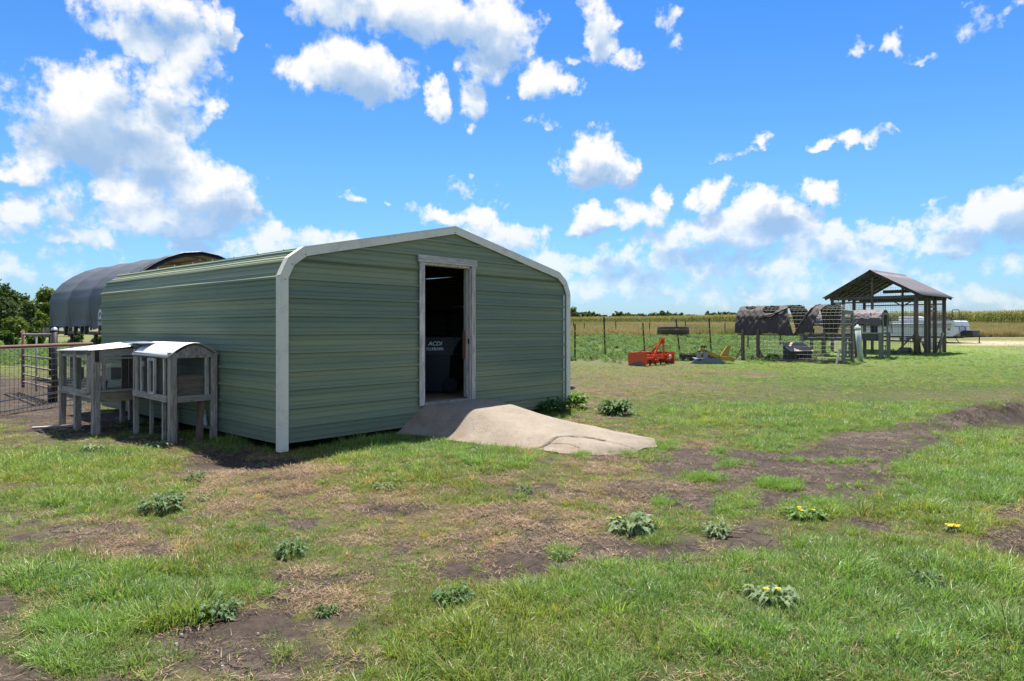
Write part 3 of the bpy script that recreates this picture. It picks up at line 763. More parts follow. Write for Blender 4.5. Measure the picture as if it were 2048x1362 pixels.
# ---- trees
M_TLEAF = {}
def treeleaf(name, c1, c2):
    def fn(N):
        r = N.node('ShaderNodeAttribute', attribute_name='rand', attribute_type='GEOMETRY')
        col = N.mix(r.outputs['Fac'], c1, c2)
        b = N.node('ShaderNodeBsdfPrincipled'); N.put(b.inputs['Base Color'], col); b.inputs['Roughness'].default_value = .6; b.inputs['Specular IOR Level'].default_value = .25
        tr = N.node('ShaderNodeBsdfTranslucent'); N.put(tr.inputs[0], N.mix(1.0, col, (1.2, 1.2, .6), 'MULTIPLY'))
        mx = N.node('ShaderNodeMixShader'); mx.inputs[0].default_value = .3
        N.l.new(b.outputs[0], mx.inputs[1]); N.l.new(tr.outputs[0], mx.inputs[2]); return mx.outputs[0]
    return material(name, fn)
def leaf_cloud(lobes, n, size, rng, shell=.55):
    """leaf-sized faces through a set of ellipsoid lobes (x, y, z, rx, ry, rz)"""
    vs, rr = [], []
    vol = np.array([l[3]*l[4]*l[5] for l in lobes])**.7; cnt = (n*vol/vol.sum()).astype(int)
    C, RV = [], []
    for l, c in zip(lobes, cnt):
        sub = max(3, int(c/40)); d = rng.normal(size=(sub, 3)); d /= np.linalg.norm(d, axis=1)[:, None]; rad = rng.uniform(shell, 1.05, (sub, 1))
        cen = d*rad*np.array(l[3:6])*.85+np.array(l[:3]); which = rng.integers(0, sub, c)
        sp = .34*min(l[3:6]); pts = cen[which]+rng.normal(size=(c, 3))*sp*.55; C.append(pts)
        RV.append(np.clip(.5+.3*rng.normal(size=sub)[which]*.6+.2*rng.normal(size=c), 0, 1))
    C = np.concatenate(C); RV = np.concatenate(RV); m = len(C)
    a = rng.normal(size=(m, 3)); a /= np.linalg.norm(a, axis=1)[:, None]; b = rng.normal(size=(m, 3)); b -= a*(a*b).sum(1)[:, None]; b /= np.linalg.norm(b, axis=1)[:, None]
    s = size*rng.uniform(.6, 1.3, (m, 1)); a = a*s; b = b*s*.6
    V = np.stack([C-a, C+b, C+a, C-b], 1).reshape(-1, 3); return V, np.repeat(RV, 4)
def leaf_mesh(name, V, RV, mat):
    n = len(V)//4; me = bpy.data.meshes.new(name); me.vertices.add(len(V)); me.vertices.foreach_set('co', V.astype(np.float32).ravel())
    me.loops.add(len(V)); me.loops.foreach_set('vertex_index', np.arange(len(V), dtype=np.int32)); me.polygons.add(n)
    me.polygons.foreach_set('loop_start', np.arange(0, 4*n, 4, dtype=np.int32)); me.polygons.foreach_set('loop_total', np.full(n, 4, np.int32))
    me.update(calc_edges=True); at = me.attributes.new('rand', 'FLOAT', 'POINT'); at.data.foreach_set('value', RV.astype(np.float32)); me.materials.append(mat); return me
BARK = lambda: wood('bark', (.07,.055,.042), (.13,.105,.085), (3,3,.8), 4)
def tree(name, label, cat, px, d, top, width, kindc, n, size, group=None, low=False, seed=1):
    rng = np.random.default_rng(seed); p = at_depth(px, d); hh = (HY-top)/F*d+EYE-p[2]; w = width/F*d/2
    t = thing(name, label, cat, p, 0, group)
    lob = []
    k = 9 if not low else 7
    for i in range(k):
        a = rng.uniform(0, 6.28); r = w*rng.uniform(.1, .62); zc = hh*(rng.uniform(.45, .80) if not low else rng.uniform(.25, .72)); rr_ = w*rng.uniform(.30, .48)
        lob.append((r*math.cos(a), r*math.sin(a), zc, rr_, rr_, min(rr_*rng.uniform(.7, 1.0), hh-zc)))
    lob.append((rng.uniform(-.2, .2)*w, 0, hh*.80, w*.42, w*.42, hh*.20))
    V, RV = leaf_cloud(lob, int(n*1.7), size*1.1, rng, .35); V[:, 2] = np.maximum(V[:, 2], .05)
    me = leaf_mesh('crown' if not low else 'foliage', V, RV, kindc); o = bpy.data.objects.new('crown' if not low else 'foliage', me); COL.objects.link(o); o.parent = t
    m = MB(); r0 = .05*hh if not low else .03*hh
    m.tube([(0, 0, -.1), (.02*hh, 0, hh*.25), (-.01*hh, .02, hh*.5), (0, 0, hh*.7)], [r0, r0*.8, r0*.55, r0*.3], 7)
    for l in lob[:6]:
        m.tube([(0, 0, hh*rng.uniform(.15, .4)), (l[0]*.5, l[1]*.5, l[2]*.75), (l[0], l[1], l[2])], [r0*.5, r0*.35, r0*.12], 5)
    m.build('trunk', BARK(), t)
    return t
TG_DARK = treeleaf('dark_oak_leaves', (.030, .058, .016), (.085, .13, .035)); TG_GREY = treeleaf('grey_green_leaves', (.055, .085, .035), (.12, .155, .065))
TG_YEL = treeleaf('yellow_green_leaves', (.075, .12, .022), (.19, .235, .055)); TG_MID = treeleaf('mid_green_leaves', (.045, .09, .022), (.12, .18, .045))
tree('oak_tree', 'tall dark green tree at the left edge of the far wood', 'tree', 8, 88, 568, 105, TG_DARK, 2600, .20, seed=3)
tree('oak_tree', 'tall dark-topped tree second from the left edge, behind the grey-green thicket', 'tree', 42, 92, 583, 80, TG_DARK, 2000, .20, seed=4)
tree('oak_tree', 'tall bright green tree rising directly beside the dark tarp canopy', 'tree', 98, 84, 572, 96, TG_YEL, 2800, .20, seed=5)
tree('oak_tree', 'tall tree mostly hidden behind the dark tarp canopy', 'tree', 140, 88, 590, 70, TG_MID, 1200, .22, seed=6)
tree('willow_tree', 'round grey-green tree at the left edge of the picture', 'tree', 18, 74, 597, 110, TG_GREY, 3000, .17, low=True, seed=7)
tree('willow_tree', 'round grey-green tree in the middle of the thicket', 'tree', 58, 72, 600, 76, TG_GREY, 2600, .17, low=True, seed=8)
tree('shrub', 'yellow-green bush in front of the grey-green thicket', 'bush', 28, 62, 632, 84, TG_YEL, 2600, .13, low=True, seed=9)
tree('shrub', 'pale green bush left of the dark tarp canopy', 'bush', 84, 66, 624, 54, TG_YEL, 2200, .14, low=True, seed=10)
tree('shrub', 'low leafy bush seen above the gate', 'bush', 72, 44, 655, 56, TG_MID, 1800, .10, low=True, seed=11)
tree('shrub', 'low leafy bush at the far left, above the pipe rail', 'bush', 10, 46, 660, 60, TG_MID, 1800, .10, low=True, seed=12)
tree('shrub', 'low leafy bush under the hem of the tarp canopy', 'bush', 150, 45, 664, 44, TG_MID, 1500, .09, low=True, seed=13)
tree('shrub', 'small leafy bush close to the rear corner of the green shed', 'bush', 196, 40, 668, 30, TG_MID, 1100, .08, low=True, seed=14)

def treeline():
    rng = np.random.default_rng(5); Vs, Rs = [], []
    prof = [(-500,632),(1138,616),(1150,620),(1165,624),(1185,625),(1205,627),(1218,634),(1228,634),(1232,626),(1250,625),(1262,629),(1280,627),(1300,626),(1330,624),(1355,625),(1370,628),(1385,629),(1398,629),(1404,634),(1412,632),(1430,626),(1450,623),(1475,627),(1500,627),(1560,628),(1650,630),(1800,634),(2300,634)]
    pxs = [p[0] for p in prof]; tops = [p[1] for p in prof]
    x = 1110.0
    D = 330
    while x < 2120:
        d = D*rng.uniform(.93, 1.12); w = rng.uniform(14, 30); top = np.interp(x, pxs, tops)+rng.uniform(-.6, 1.4)
        gx = (x-CX)/F*d; gz = H(gx, d); hh = (HY-top)/F*d+EYE-gz; ww = w/F*d*.9
        if hh > 1.2 and x < 1640:
            lob = [(gx+rng.uniform(-.5, .5)*ww, d+rng.uniform(-2, 2), gz+hh*q, ww*rng.uniform(.6, .9), ww*.6, hh*.32) for q in (.35, .55, .70)]
            V, RV = leaf_cloud(lob, 900, .75, rng); Vs.append(V); Rs.append(RV)
        x += rng.uniform(5, 10)
    V = np.concatenate(Vs); RV = np.concatenate(Rs)
    me = leaf_mesh('treeline', V, RV, TG_DARK); o = bpy.data.objects.new('treeline', me); COL.objects.link(o); tag(o, kind='stuff')
treeline()

# ================================================================== single broad-leaved weeds
def weed_mat(name, c1, c2):
    return material(name, lambda N: (lambda col: pbr(N, col, .6, 0, None, spec=.25, Subsurface_Weight=0.0))(N.mix(N.node('ShaderNodeAttribute', attribute_name='rand').outputs['Fac'], c1, c2)))
WM = {'silver': leafmat('silver_weed_leaf', (.13,.185,.075), (.235,.30,.145), .25, .6, .3, False), 'green': leafmat('green_weed_leaf', (.055,.12,.03), (.11,.20,.055), .3, .55, .3, False),
      'blue': leafmat('bluish_weed_leaf', (.075,.135,.045), (.145,.215,.08), .25, .6, .3, False), 'bright': leafmat('bright_weed_leaf', (.10,.19,.03), (.17,.29,.05), .35, .5, .3, False)}
def weed(px, py, rad, h, n, kind, label, flowers=0):
    rad *= .78; h *= .62; kk = R.uniform(.75, 1.15); rad *= kk; p = ground_at(px, py); t = thing('weed_plant', label, 'weed', p, R.uniform(0, 6.28))
    vs, fs, rr = [], [], []
    stems = MB()
    for k in range(int(n*2.0)):
        a = R.uniform(0, 6.283); el = R.uniform(.05, 1.2); L = rad*R.uniform(.30, .72)
        r0 = rad*.55*math.sqrt(R.random()); zb = h*(1-(r0/rad)**2*1.6)*R.uniform(.15, .9)
        base = Vector((r0*math.cos(a), r0*math.sin(a), zb)); a2 = a+R.gauss(0, .7)
        dirh = Vector((math.cos(a2), math.sin(a2), 0)); side = Vector((-math.sin(a2), math.cos(a2), 0))
        reach = L*math.cos(el*.6); rise = L*math.sin(el)*.6; segs = 7; rv = R.random(); w0 = L*R.uniform(.26, .42); rl = R.uniform(-.5, .5)
        pts = []
        for s in range(segs+1):
            u = s/segs; c = base + dirh*(reach*u) + Vector((0, 0, rise*math.sin(u*2.4) - .03*u*u))
            lobe = (1.0 if s % 2 == 1 else .30)*math.sin(math.pi*min(.97, .14+.83*u))
            pts.append((c, w0*lobe*.5 if s < segs else .002))
        o = len(vs)
        for c, w in pts:
            c = Vector((c.x, c.y, max(c.z, .006))); vs += [tuple(c-side*w+Vector((0,0,.3*w-rl*w))), tuple(c), tuple(c+side*w+Vector((0,0,.3*w+rl*w)))]; rr += [rv, rv*.7, rv]
        for s in range(segs):
            q = o+3*s; fs += [(q, q+1, q+4, q+3), (q+1, q+2, q+5, q+4)]
    pr = proto('leaves', vs, fs, rr, WM[kind], None); COL.objects.link(pr); pr.parent = t
    for k in range(4): a = R.uniform(0, 6.28); stems.tube([(0,0,-.01), (rad*.15*math.cos(a), rad*.15*math.sin(a), h*.4), (rad*.25*math.cos(a), rad*.25*math.sin(a), h*.8)], .004, 5)
    stems.build('stem', paint('weed_stem', (.10,.13,.05), .7, 0), t)
    for k in range(flowers):
        f = MB(); a = R.uniform(0, 6.28); r = rad*R.uniform(.1, .55); c = Vector((r*math.cos(a), r*math.sin(a), h*R.uniform(.9, 1.1)))
        for j in range(10):
            b = j*.628+R.uniform(-.15, .15); L = R.uniform(.016, .022)
            f.add([tuple(c), tuple(c+Vector((math.cos(b-.22)*L*.7, math.sin(b-.22)*L*.7, .004))), tuple(c+Vector((math.cos(b)*L, math.sin(b)*L, .0))), tuple(c+Vector((math.cos(b+.22)*L*.7, math.sin(b+.22)*L*.7, .004)))], [(0,1,2,3)])
        f.lathe([(0.0, c.z+.008), (.006, c.z+.006), (.007, c.z)], 8, (c.x, c.y))
        f.build('flower', paint('yellow_petals', (.85,.55,.02), .6, 0), t)
WEEDS = [
 (390,962,.19,.13,34,'blue','grey-green lobed weed in front of the dip at the shed corner'),
 (325,1022,.26,.22,44,'blue','tall spreading weed in the middle of the left turf, largest on that side'),
 (405,1000,.15,.08,22,'silver','flat pale weed between the two grey-green weeds on the left'),
 (316,896,.24,.10,34,'silver','pale silvery weed in front of the legs of the arched hutch'),
 (188,900,.20,.08,26,'silver','small silvery weed in the grass before the left hutch'),
 (525,935,.13,.10,20,'silver','small pale weed right in front of the white corner post'),
 (768,976,.16,.05,26,'silver','flat silvery rosette on the turf before the ramp'),
 (1048,985,.16,.10,26,'blue','dusky weed on turf below the broad end of the ramp'),
 (945,903,.16,.10,30,'blue','dense dark green weed at the left lower edge of the ramp'),
 (582,1112,.17,.20,34,'blue','upright blue-green weed alone on the bare middle ground'),
 (432,1228,.19,.09,40,'blue','broad dark rosette on cracked soil at bottom left'),
 (1262,1062,.36,.13,70,'silver','widest silvery weed on bare soil, with one yellow flower', 2),
 (1122,1116,.10,.10,16,'silver','small pale weed on cracked soil left of the lush turf edge'),
 (1440,1068,.22,.11,34,'silver','silvery weed with loose leaves next to the yellow-flowered plant'),
 (1610,1035,.22,.10,40,'bright','bright green weed with two yellow flowers on the bare soil', 5),
 (1905,1062,.13,.07,18,'silver','low weed with a close cluster of yellow flowers in the turf', 9),
 (1545,1205,.20,.12,36,'silver','pale weed with a yellow flower deep in the lush turf', 2),
 (905,1204,.17,.11,34,'green','green lobed weed at the left rim of the lush turf'),
 (1232,830,.60,.34,110,'green','bushy green weed growing past the far corner of the shed'),
 (1140,817,.50,.52,110,'bright','bright green weed growing against the shed corner post'),
 (1102,826,.50,.36,80,'green','dark green weed in the shade of the front wall'),
 (1852,1170,.18,.15,30,'blue','upright bluish weed in the lush turf at bottom right'),
 (1060,1170,.14,.06,20,'silver','small pale weed sunk in the grass edge at the centre'),
 (655,1225,.13,.06,20,'green','little green weed beside the dark cracked patch'),
 (250,700,.5,.3,20,'green','leafy weed close behind the hutches by the shed wall'),
 (1785,708,.35,.30,26,'bright','bright leafy weed at the foot of the grey hoop hutch'),
 (1645,722,.35,.22,26,'green','dark leafy weed at the gate post of the hoop run'),
]
for w in WEEDS:
    if w[1] > 705 or w[5] == 'bright': weed(*w)
# ================================================================== GREEN METAL SHED
def green_sheet():
    def fn(N):
        c = objco(N); x, y, z = N.sep(c)
        oi = rnd(N)
        n = N.noise(N.vm('MULTIPLY', c, (.5, .5, 4)), 2.0, 5, .6); n2 = N.noise(c, 40, 3, .6); s = N.noise(N.vm('MULTIPLY', c, (9, 9, .8)), 2.5, 4, .6)
        band = N.noise(N.vm('ADD', N.vm('MULTIPLY', c, (.08, .08, 2.3)), N.comb(0, 0, N.m('MULTIPLY', oi, .6))), 1.5, 2, .5)  # reflections of the bulging sheet and fading, put into the paint as bands
        col = N.mix(N.mr(band, .42, .58), (.148, .196, .140), (.245, .268, .160))
        col = N.mix(N.mr(n, .45, .7, 0, .35), col, (.22, .25, .16))
        col = N.mix(N.mr(s, .58, .75, 0, .22), col, (.20, .21, .15))
        # dirt splashed up from the ground
        col = N.mix(N.mr(N.m('ADD', z, N.m('MULTIPLY', N.noise(c, 5, 4), .35)), .18, .48, .55, 0), col, (.14, .13, .09))
        col = N.mix(N.mr(n2, .66, .75, 0, .35), col, (.25, .27, .22))
        return pbr(N, col, N.mr(n, .3, .7, .50, .66), 0.0, N.noise(c, 3.5, 3, .5), .25, .012, .38)
    return material('green_painted_sheet', fn)
SHEET = green_sheet()
CREAM = paint('cream_trim', (.78, .71, .58), .5, .30, (.25, .21, .16), 7)
SCREWM = paint('screw_head', (.35, .38, .34), .4, .2, (.1,.1,.1), 3, .6)
PROFILE = [(0, .09), (0, 2.14), (.10, 2.347), (.307, 2.49), (SW/2, 3.03), (SW-.307, 2.49), (SW-.10, 2.347), (SW, 2.14), (SW, .09)]
def rib_offsets(s0, s1, phase):
    """(position, height) list of one sheet's cross-section: a big rib every 9 inches, two small ones between"""
    out = {round(s0, 5): 0.0, round(s1, 5): 0.0}
    k0 = math.floor((s0-phase)/.2286)-1
    for k in range(k0, k0+200):
        c = phase+k*.2286
        if c > s1+.1: break
        for ds, hgt in ((-.024, 0), (-.014, .023), (.014, .023), (.024, 0), (.070, 0), (.074, .0085), (.080, .0085), (.084, 0), (.146, 0), (.150, .0085), (.156, .0085), (.160, 0)):
            s = c+ds
            if s0 < s < s1: out[round(s, 5)] = hgt
    return sorted(out.items())
def path_point(s):
    acc = 0
    for (p, q) in zip(PROFILE[:-1], PROFILE[1:]):
        L = math.hypot(q[0]-p[0], q[1]-p[1])
        if s <= acc+L+1e-9 or q == PROFILE[-1]:
            t = (s-acc)/L; return p[0]+(q[0]-p[0])*t, p[1]+(q[1]-p[1])*t, -(q[1]-p[1])/L, (q[0]-p[0])/L, acc
        acc += L
CUM = [0]
for (p, q) in zip(PROFILE[:-1], PROFILE[1:]): CUM.append(CUM[-1]+math.hypot(q[0]-p[0], q[1]-p[1]))
def gable_x(z):
    """left limit of the gable wall at height z"""
    if z <= 2.14: return 0.0
    for (p, q) in ((PROFILE[1], PROFILE[2]), (PROFILE[2], PROFILE[3]), (PROFILE[3], PROFILE[4])):
        if z <= q[1]: return p[0]+(q[0]-p[0])*(z-p[1])/(q[1]-p[1])
    return SW/2
def build_shed():
    t = thing('metal_shed', 'long green corrugated metal shed with cream trim and an open doorway', 'shed', (SHED_O[0], SHED_O[1], 0), SHED_ROT)
    total = CUM[-1]; PH = (1.437-.09) % .2286
    # sheets that wrap both side walls and the roof
    nsh = int(round(total/.9144)); ed = [0]
    s = (1.437-.09) % .2286 + .03
    while s < total-.3: 
        if s > .3: ed.append(s)
        s += .9144
    ed.append(total)
    for i in range(len(ed)-1):
        s0, s1 = ed[i], ed[i+1]
        pts = rib_offsets(s0, s1, PH)
        extra = [c for c in CUM if s0 < c < s1]
        for c in extra:
            if min(abs(c-p[0]) for p in pts) > .004: pts.append((c, 0.0))
        pts.sort()
        mb = MB(); vs = []
        for (ss, hgt) in pts:
            x, z, nx, nz, _ = path_point(min(ss, total-1e-6)); off = hgt + (.0012 if i % 2 else 0) + (.0035 if False else 0)
            # a slight waviness of thin sheet metal
            for k in range(9):
                y = -.018+(SL+.036)*k/8; wv = .0025*math.sin(k*1.7+i*2.3+ss*3)
                vs.append((x+nx*(off+wv), y, z+nz*(off+wv)))
        n = len(pts); fs = [(j*9+k, j*9+k+1, (j+1)*9+k+1, (j+1)*9+k) for j in range(n-1) for k in range(8)]
        mb.add(vs, fs); mid = (s0+s1)/2
        nm = 'wall_panel' if (mid < 2.2 or mid > total-2.2) else 'roof_panel'
        mb.build(nm, SHEET, t)
    # gable walls: front with the doorway, back plain
    DA, DB, DZ0, DZ1 = 2.20, 3.30, .38, 2.52
    ph = 1.437
    zed = [.09, .54+.015, 1.463, 2.378, 3.0]
    for front in (True, False):
        for i in range(4):
            pts = rib_offsets(zed[i], zed[i+1], ph)
            zs = dict(pts)
            for q in (DZ0, DZ1, 2.14, 2.347, 2.49): 
                if zed[i] < q < zed[i+1] and min(abs(q-z) for z in zs) > .003: zs[q] = 0.0
            pts = sorted(zs.items())
            sides = [('L',), ('R',)] if front else [('A',)]
            for sd_ in sides:
                mb = MB()
                for (z0, h0), (z1, h1) in zip(pts[:-1], pts[1:]):
                    zm = (z0+z1)/2; e0, e1 = gable_x(z0)+.004, gable_x(z1)+.004
                    if front:
                        indoor = DZ0 < zm < DZ1
                        if sd_[0] == 'L': r = [(e0, DA if indoor else SW*.475, e1)]
                        else: r = [(DB if indoor else SW*.475, SW-e0, None)]
                    else: r = [(e0, SW-e0, e1)]
                    if front and sd_[0] == 'L': xa0, xb0, xa1, xb1 = e0, r[0][1], e1, r[0][1]
                    elif front: xa0, xb0, xa1, xb1 = r[0][0], SW-e0, r[0][0], SW-e1
                    else: xa0, xb0, xa1, xb1 = e0, SW-e0, e1, SW-e1
                    if xb0-xa0 < .01: continue
                    y0 = -h0 if front else SL+h0; y1 = -h1 if front else SL+h1; K = 6
                    vs = []
                    for (xa, xb, yy, zz) in ((xa0, xb0, y0, z0), (xa1, max(xb1, xa1+.001), y1, z1)):
                        for k in range(K+1):
                            xx = xa+(xb-xa)*k/K; vs.append((xx, yy+.002*math.sin(k*2.1+i+zz*2), zz))
                    mb.add(vs, [(k, k+1, K+1+k+1, K+1+k) for k in range(K)])
                if mb.v: mb.build('wall_panel', SHEET, t)
    # screws
    sc = MB()
    def screw(x, y, z, nx, ny):
        n = Vector((nx, ny, 0)); s_ = Vector((-ny, nx, 0)); c = Vector((x, y, z)); r = .007; vs = []
        for d, rr_ in ((.0, r), (.006, r*.7)):
            for k in range(6): a = k*1.047; vs.append(c+n*d+s_*math.cos(a)*rr_+Vector((0, 0, math.sin(a)*rr_)))
        sc.add(vs, [(k, (k+1) % 6, 6+(k+1) % 6, 6+k) for k in range(6)]+[(6,7,8,9,10,11)])
    zr = [1.437+k*.2286 for k in range(-5, 5)]
    for z in zr:
        for x in (.16, 1.22, 1.90, 3.42, 4.0, 4.35, 5.52):
            for dz in (.045, -.055) if R.random() < .5 else (.045,):
                if x > gable_x(z+dz)+.05 and x < SW-gable_x(z+dz)-.05 and not (2.15 < x < 3.35): screw(x+R.uniform(-.01, .01), -.001, z+dz, 0, -1)
        for y in (.12, 1.5, 2.9, 4.4, 6.1):
            if z < 2.12:
                screw(-.001, y+R.uniform(-.01, .01), z+.05, -1, 0)
                if R.random() < .5: screw(-.001, y+R.uniform(-.01, .01), z-.05, -1, 0)
    o_ = sc.build('screw_heads', SCREWM, t); o_['kind'] = 'stuff'
    # little screws standing on the roof edge
    rs = MB()
    for k in range(13):
        x = .35+k*.2; z = 2.49+(x-.307)/(SW/2-.307)*.54; rs.lathe([(.006, z), (.011, z+.004), (.009, z+.026), (0, z+.028)], 6, (x, .10))
    for k in range(9): rs.lathe([(.006, 2.50), (.011, 2.504), (.009, 2.53), (0, 2.532)], 6, (.33, .5+k*.68))
    o_ = rs.build('screw_heads', SCREWM, t); o_['kind'] = 'stuff'
    # cream trim, piece by piece round the gable
    outer = [(0-.012, .0), (0-.012, 2.14), (.092, 2.357), (.300, 2.505), (SW/2, 3.048)]
    inner = [(.083, .0), (.083, 2.120), (.165, 2.284), (.338, 2.407), (SW/2, 2.947)]
    for mir in (0, 1):
        for i in range(4):
            o0, o1, i0, i1 = outer[i], outer[i+1], inner[i], inner[i+1]
            if mir and i == 0: o0 = (o0[0], .16); i0 = (i0[0], .16)
            q = [o0, o1, i1, i0]
            if mir: q = [(SW-x, z) for x, z in q]
            m = MB(); m.prism(q, 1, -.042, -.022)
            # return flange along the roof or wall edge
            a0, a1 = (q[0], q[1]); cx_ = SW/2; 
            d = Vector((a1[0]-a0[0], 0, a1[1]-a0[1])).normalized(); nrm = Vector((-d.z, 0, d.x)) if not mir else Vector((d.z, 0, -d.x))
            p = [Vector((a0[0], 0, a0[1])), Vector((a1[0], 0, a1[1]))]; th = .010
            vs = []
            for pp in p:
                for yy in (-.042, .055):
                    vs += [pp+Vector((0, yy, 0))+nrm*.001, pp+Vector((0, yy, 0))+nrm*(.018)]
            m.add(vs, [(0,1,5,4),(2,6,7,3),(1,3,7,5),(0,4,6,2),(0,2,3,1),(4,5,7,6)])
            m.build('trim', CREAM, t)
            if i < 3 or True:
                s_ = MB(); mx_ = (q[1][0]+q[2][0])/2; mz_ = (q[1][1]+q[2][1])/2-.03
                vs = [(mx_+.007*math.cos(k*1.047), yy, mz_+.007*math.sin(k*1.047)) for yy in (-.042, -.047) for k in range(6)]
                s_.add(vs, [(k, (k+1) % 6, 6+(k+1) % 6, 6+k) for k in range(6)]+[(6,7,8,9,10,11)]); s_.build('screw', DARKMETAL(), t)
    g = MB(); g.box(SW-.165, SW-.100, -.020, .04, .14, 2.12); g.build('corner_post', GALV(), t)
    # doorway
    ww = W_WHITE()
    m = MB(); m.box(2.178, 2.272, -.045, -.0225, .375, 2.468); m.build('door_casing', ww, t)
    m = MB(); m.box(3.240, 3.322, -.045, -.0225, .385, 2.468); m.build('door_casing', ww, t)
    m = MB(); m.box(2.150, 3.352, -.052, -.0225, 2.470, 2.572)
    m.build('door_header', wood('peeling_white_header', (.36,.31,.27), (.76,.70,.64), (.8,8,8), 7, .8, (.10,.08,.065)), t)
    m = MB(); m.box(2.205, 2.272, -.022, .12, .395, 2.468); m.build('door_jamb', ww, t)
    m = MB(); m.box(3.218, 3.285, -.022, .05, .40, 2.44); m.box(3.222, 3.285, .052, .12, .42, 2.44); m.box(3.205, 3.218, .035, .06, .46, 2.43); m.build('door_jamb', ww, t)
    m = MB(); m.box(2.273, 3.217, -.022, .12, 2.44, 2.469); m.build('head_jamb', ww, t)
    m = MB(); m.box(2.273, 3.217, -.06, .12, .375, .408); m.build('threshold', W_GREYH(), t)
    m = MB(); m.box(3.196, 3.204, .07, .12, 1.02, 1.46); m.build('strike_plate', paint('faded_red_strip', (.25,.10,.06), .6, .3), t)
    m = MB(); m.box(3.212, 3.2175, -.01, .02, 1.26, 1.34); m.build('latch', DARKMETAL(), t)
    # inside: floor, hoop frames, a shelf rail
    m = MB()
    for k in range(18): m.box(.06+k*.315, .06+k*.315+.31, .06, SL-.06, .365, .40)
    m.build('floor_deck', wood('floor_boards', (.20,.14,.09), (.30,.22,.15), (6,.7,6)), t)
    m = MB(); m.box(.05, SW-.05, .03, .07, .16, .36); m.box(.05, SW-.05, SL-.07, SL-.03, .16, .36); m.box(.04, .08, .08, SL-.08, .20, .36); m.box(SW-.08, SW-.04, .08, SL-.08, .12, .36); m.build('skid', W_BROWN(), t)
    for y in (.16, 1.62, 3.15, 4.65, 6.1):
        m = MB(); ins = [(.06, .2), (.06, 2.08), (.15, 2.28), (.34, 2.42), (SW/2, 2.95), (SW-.34, 2.42), (SW-.15, 2.28), (SW-.06, 2.08), (SW-.06, .2)]
        for p, q in zip(ins[:-1], ins[1:]): m.beam((p[0], y, p[1]), (q[0], y, q[1]), .055, .055, (0,1,0))
        m.build('frame_hoop', paint('dull_frame_steel', (.16,.155,.15), .75, .4, (.1,.08,.06), 6, .2), t)
    m = MB(); m.box(SW-.14, SW-.10, .3, 6.0, 1.80, 1.94); m.box(SW-.45, SW-.14, 2.0, 5.8, 1.90, 1.925); m.build('shelf', W_BROWN(), t)
    # pale torn patch of the lower side wall
    return t
build_shed()

# ---- bird-dropping / torn insulation patch hanging from the side wall's foot
def wall_patch():
    p = loc2w(-.025, 1.98)
    t = thing('rag', 'white scrap of cloth caught at the foot of the shed wall beside the arched hutch', 'scrap', (p[0], p[1], .24), SHED_ROT)
    m = MB(); out = [(-.045, -.10), (.05, -.09), (.045, -.02), (.02, .05), (.0, .13), (-.02, .03), (-.04, -.03)]
    vs = [(R.uniform(-.012, -.002), u, v) for u, v in out]+[(.010, u, v) for u, v in out]; n = len(out)
    m.add(vs, [tuple(range(n)), tuple(range(2*n-1, n-1, -1))]+[(i, (i+1) % n, n+(i+1) % n, n+i) for i in range(n)])
    m.build('cloth', paint('white_rag', (.68,.70,.72), .9, .2), t)
wall_patch()

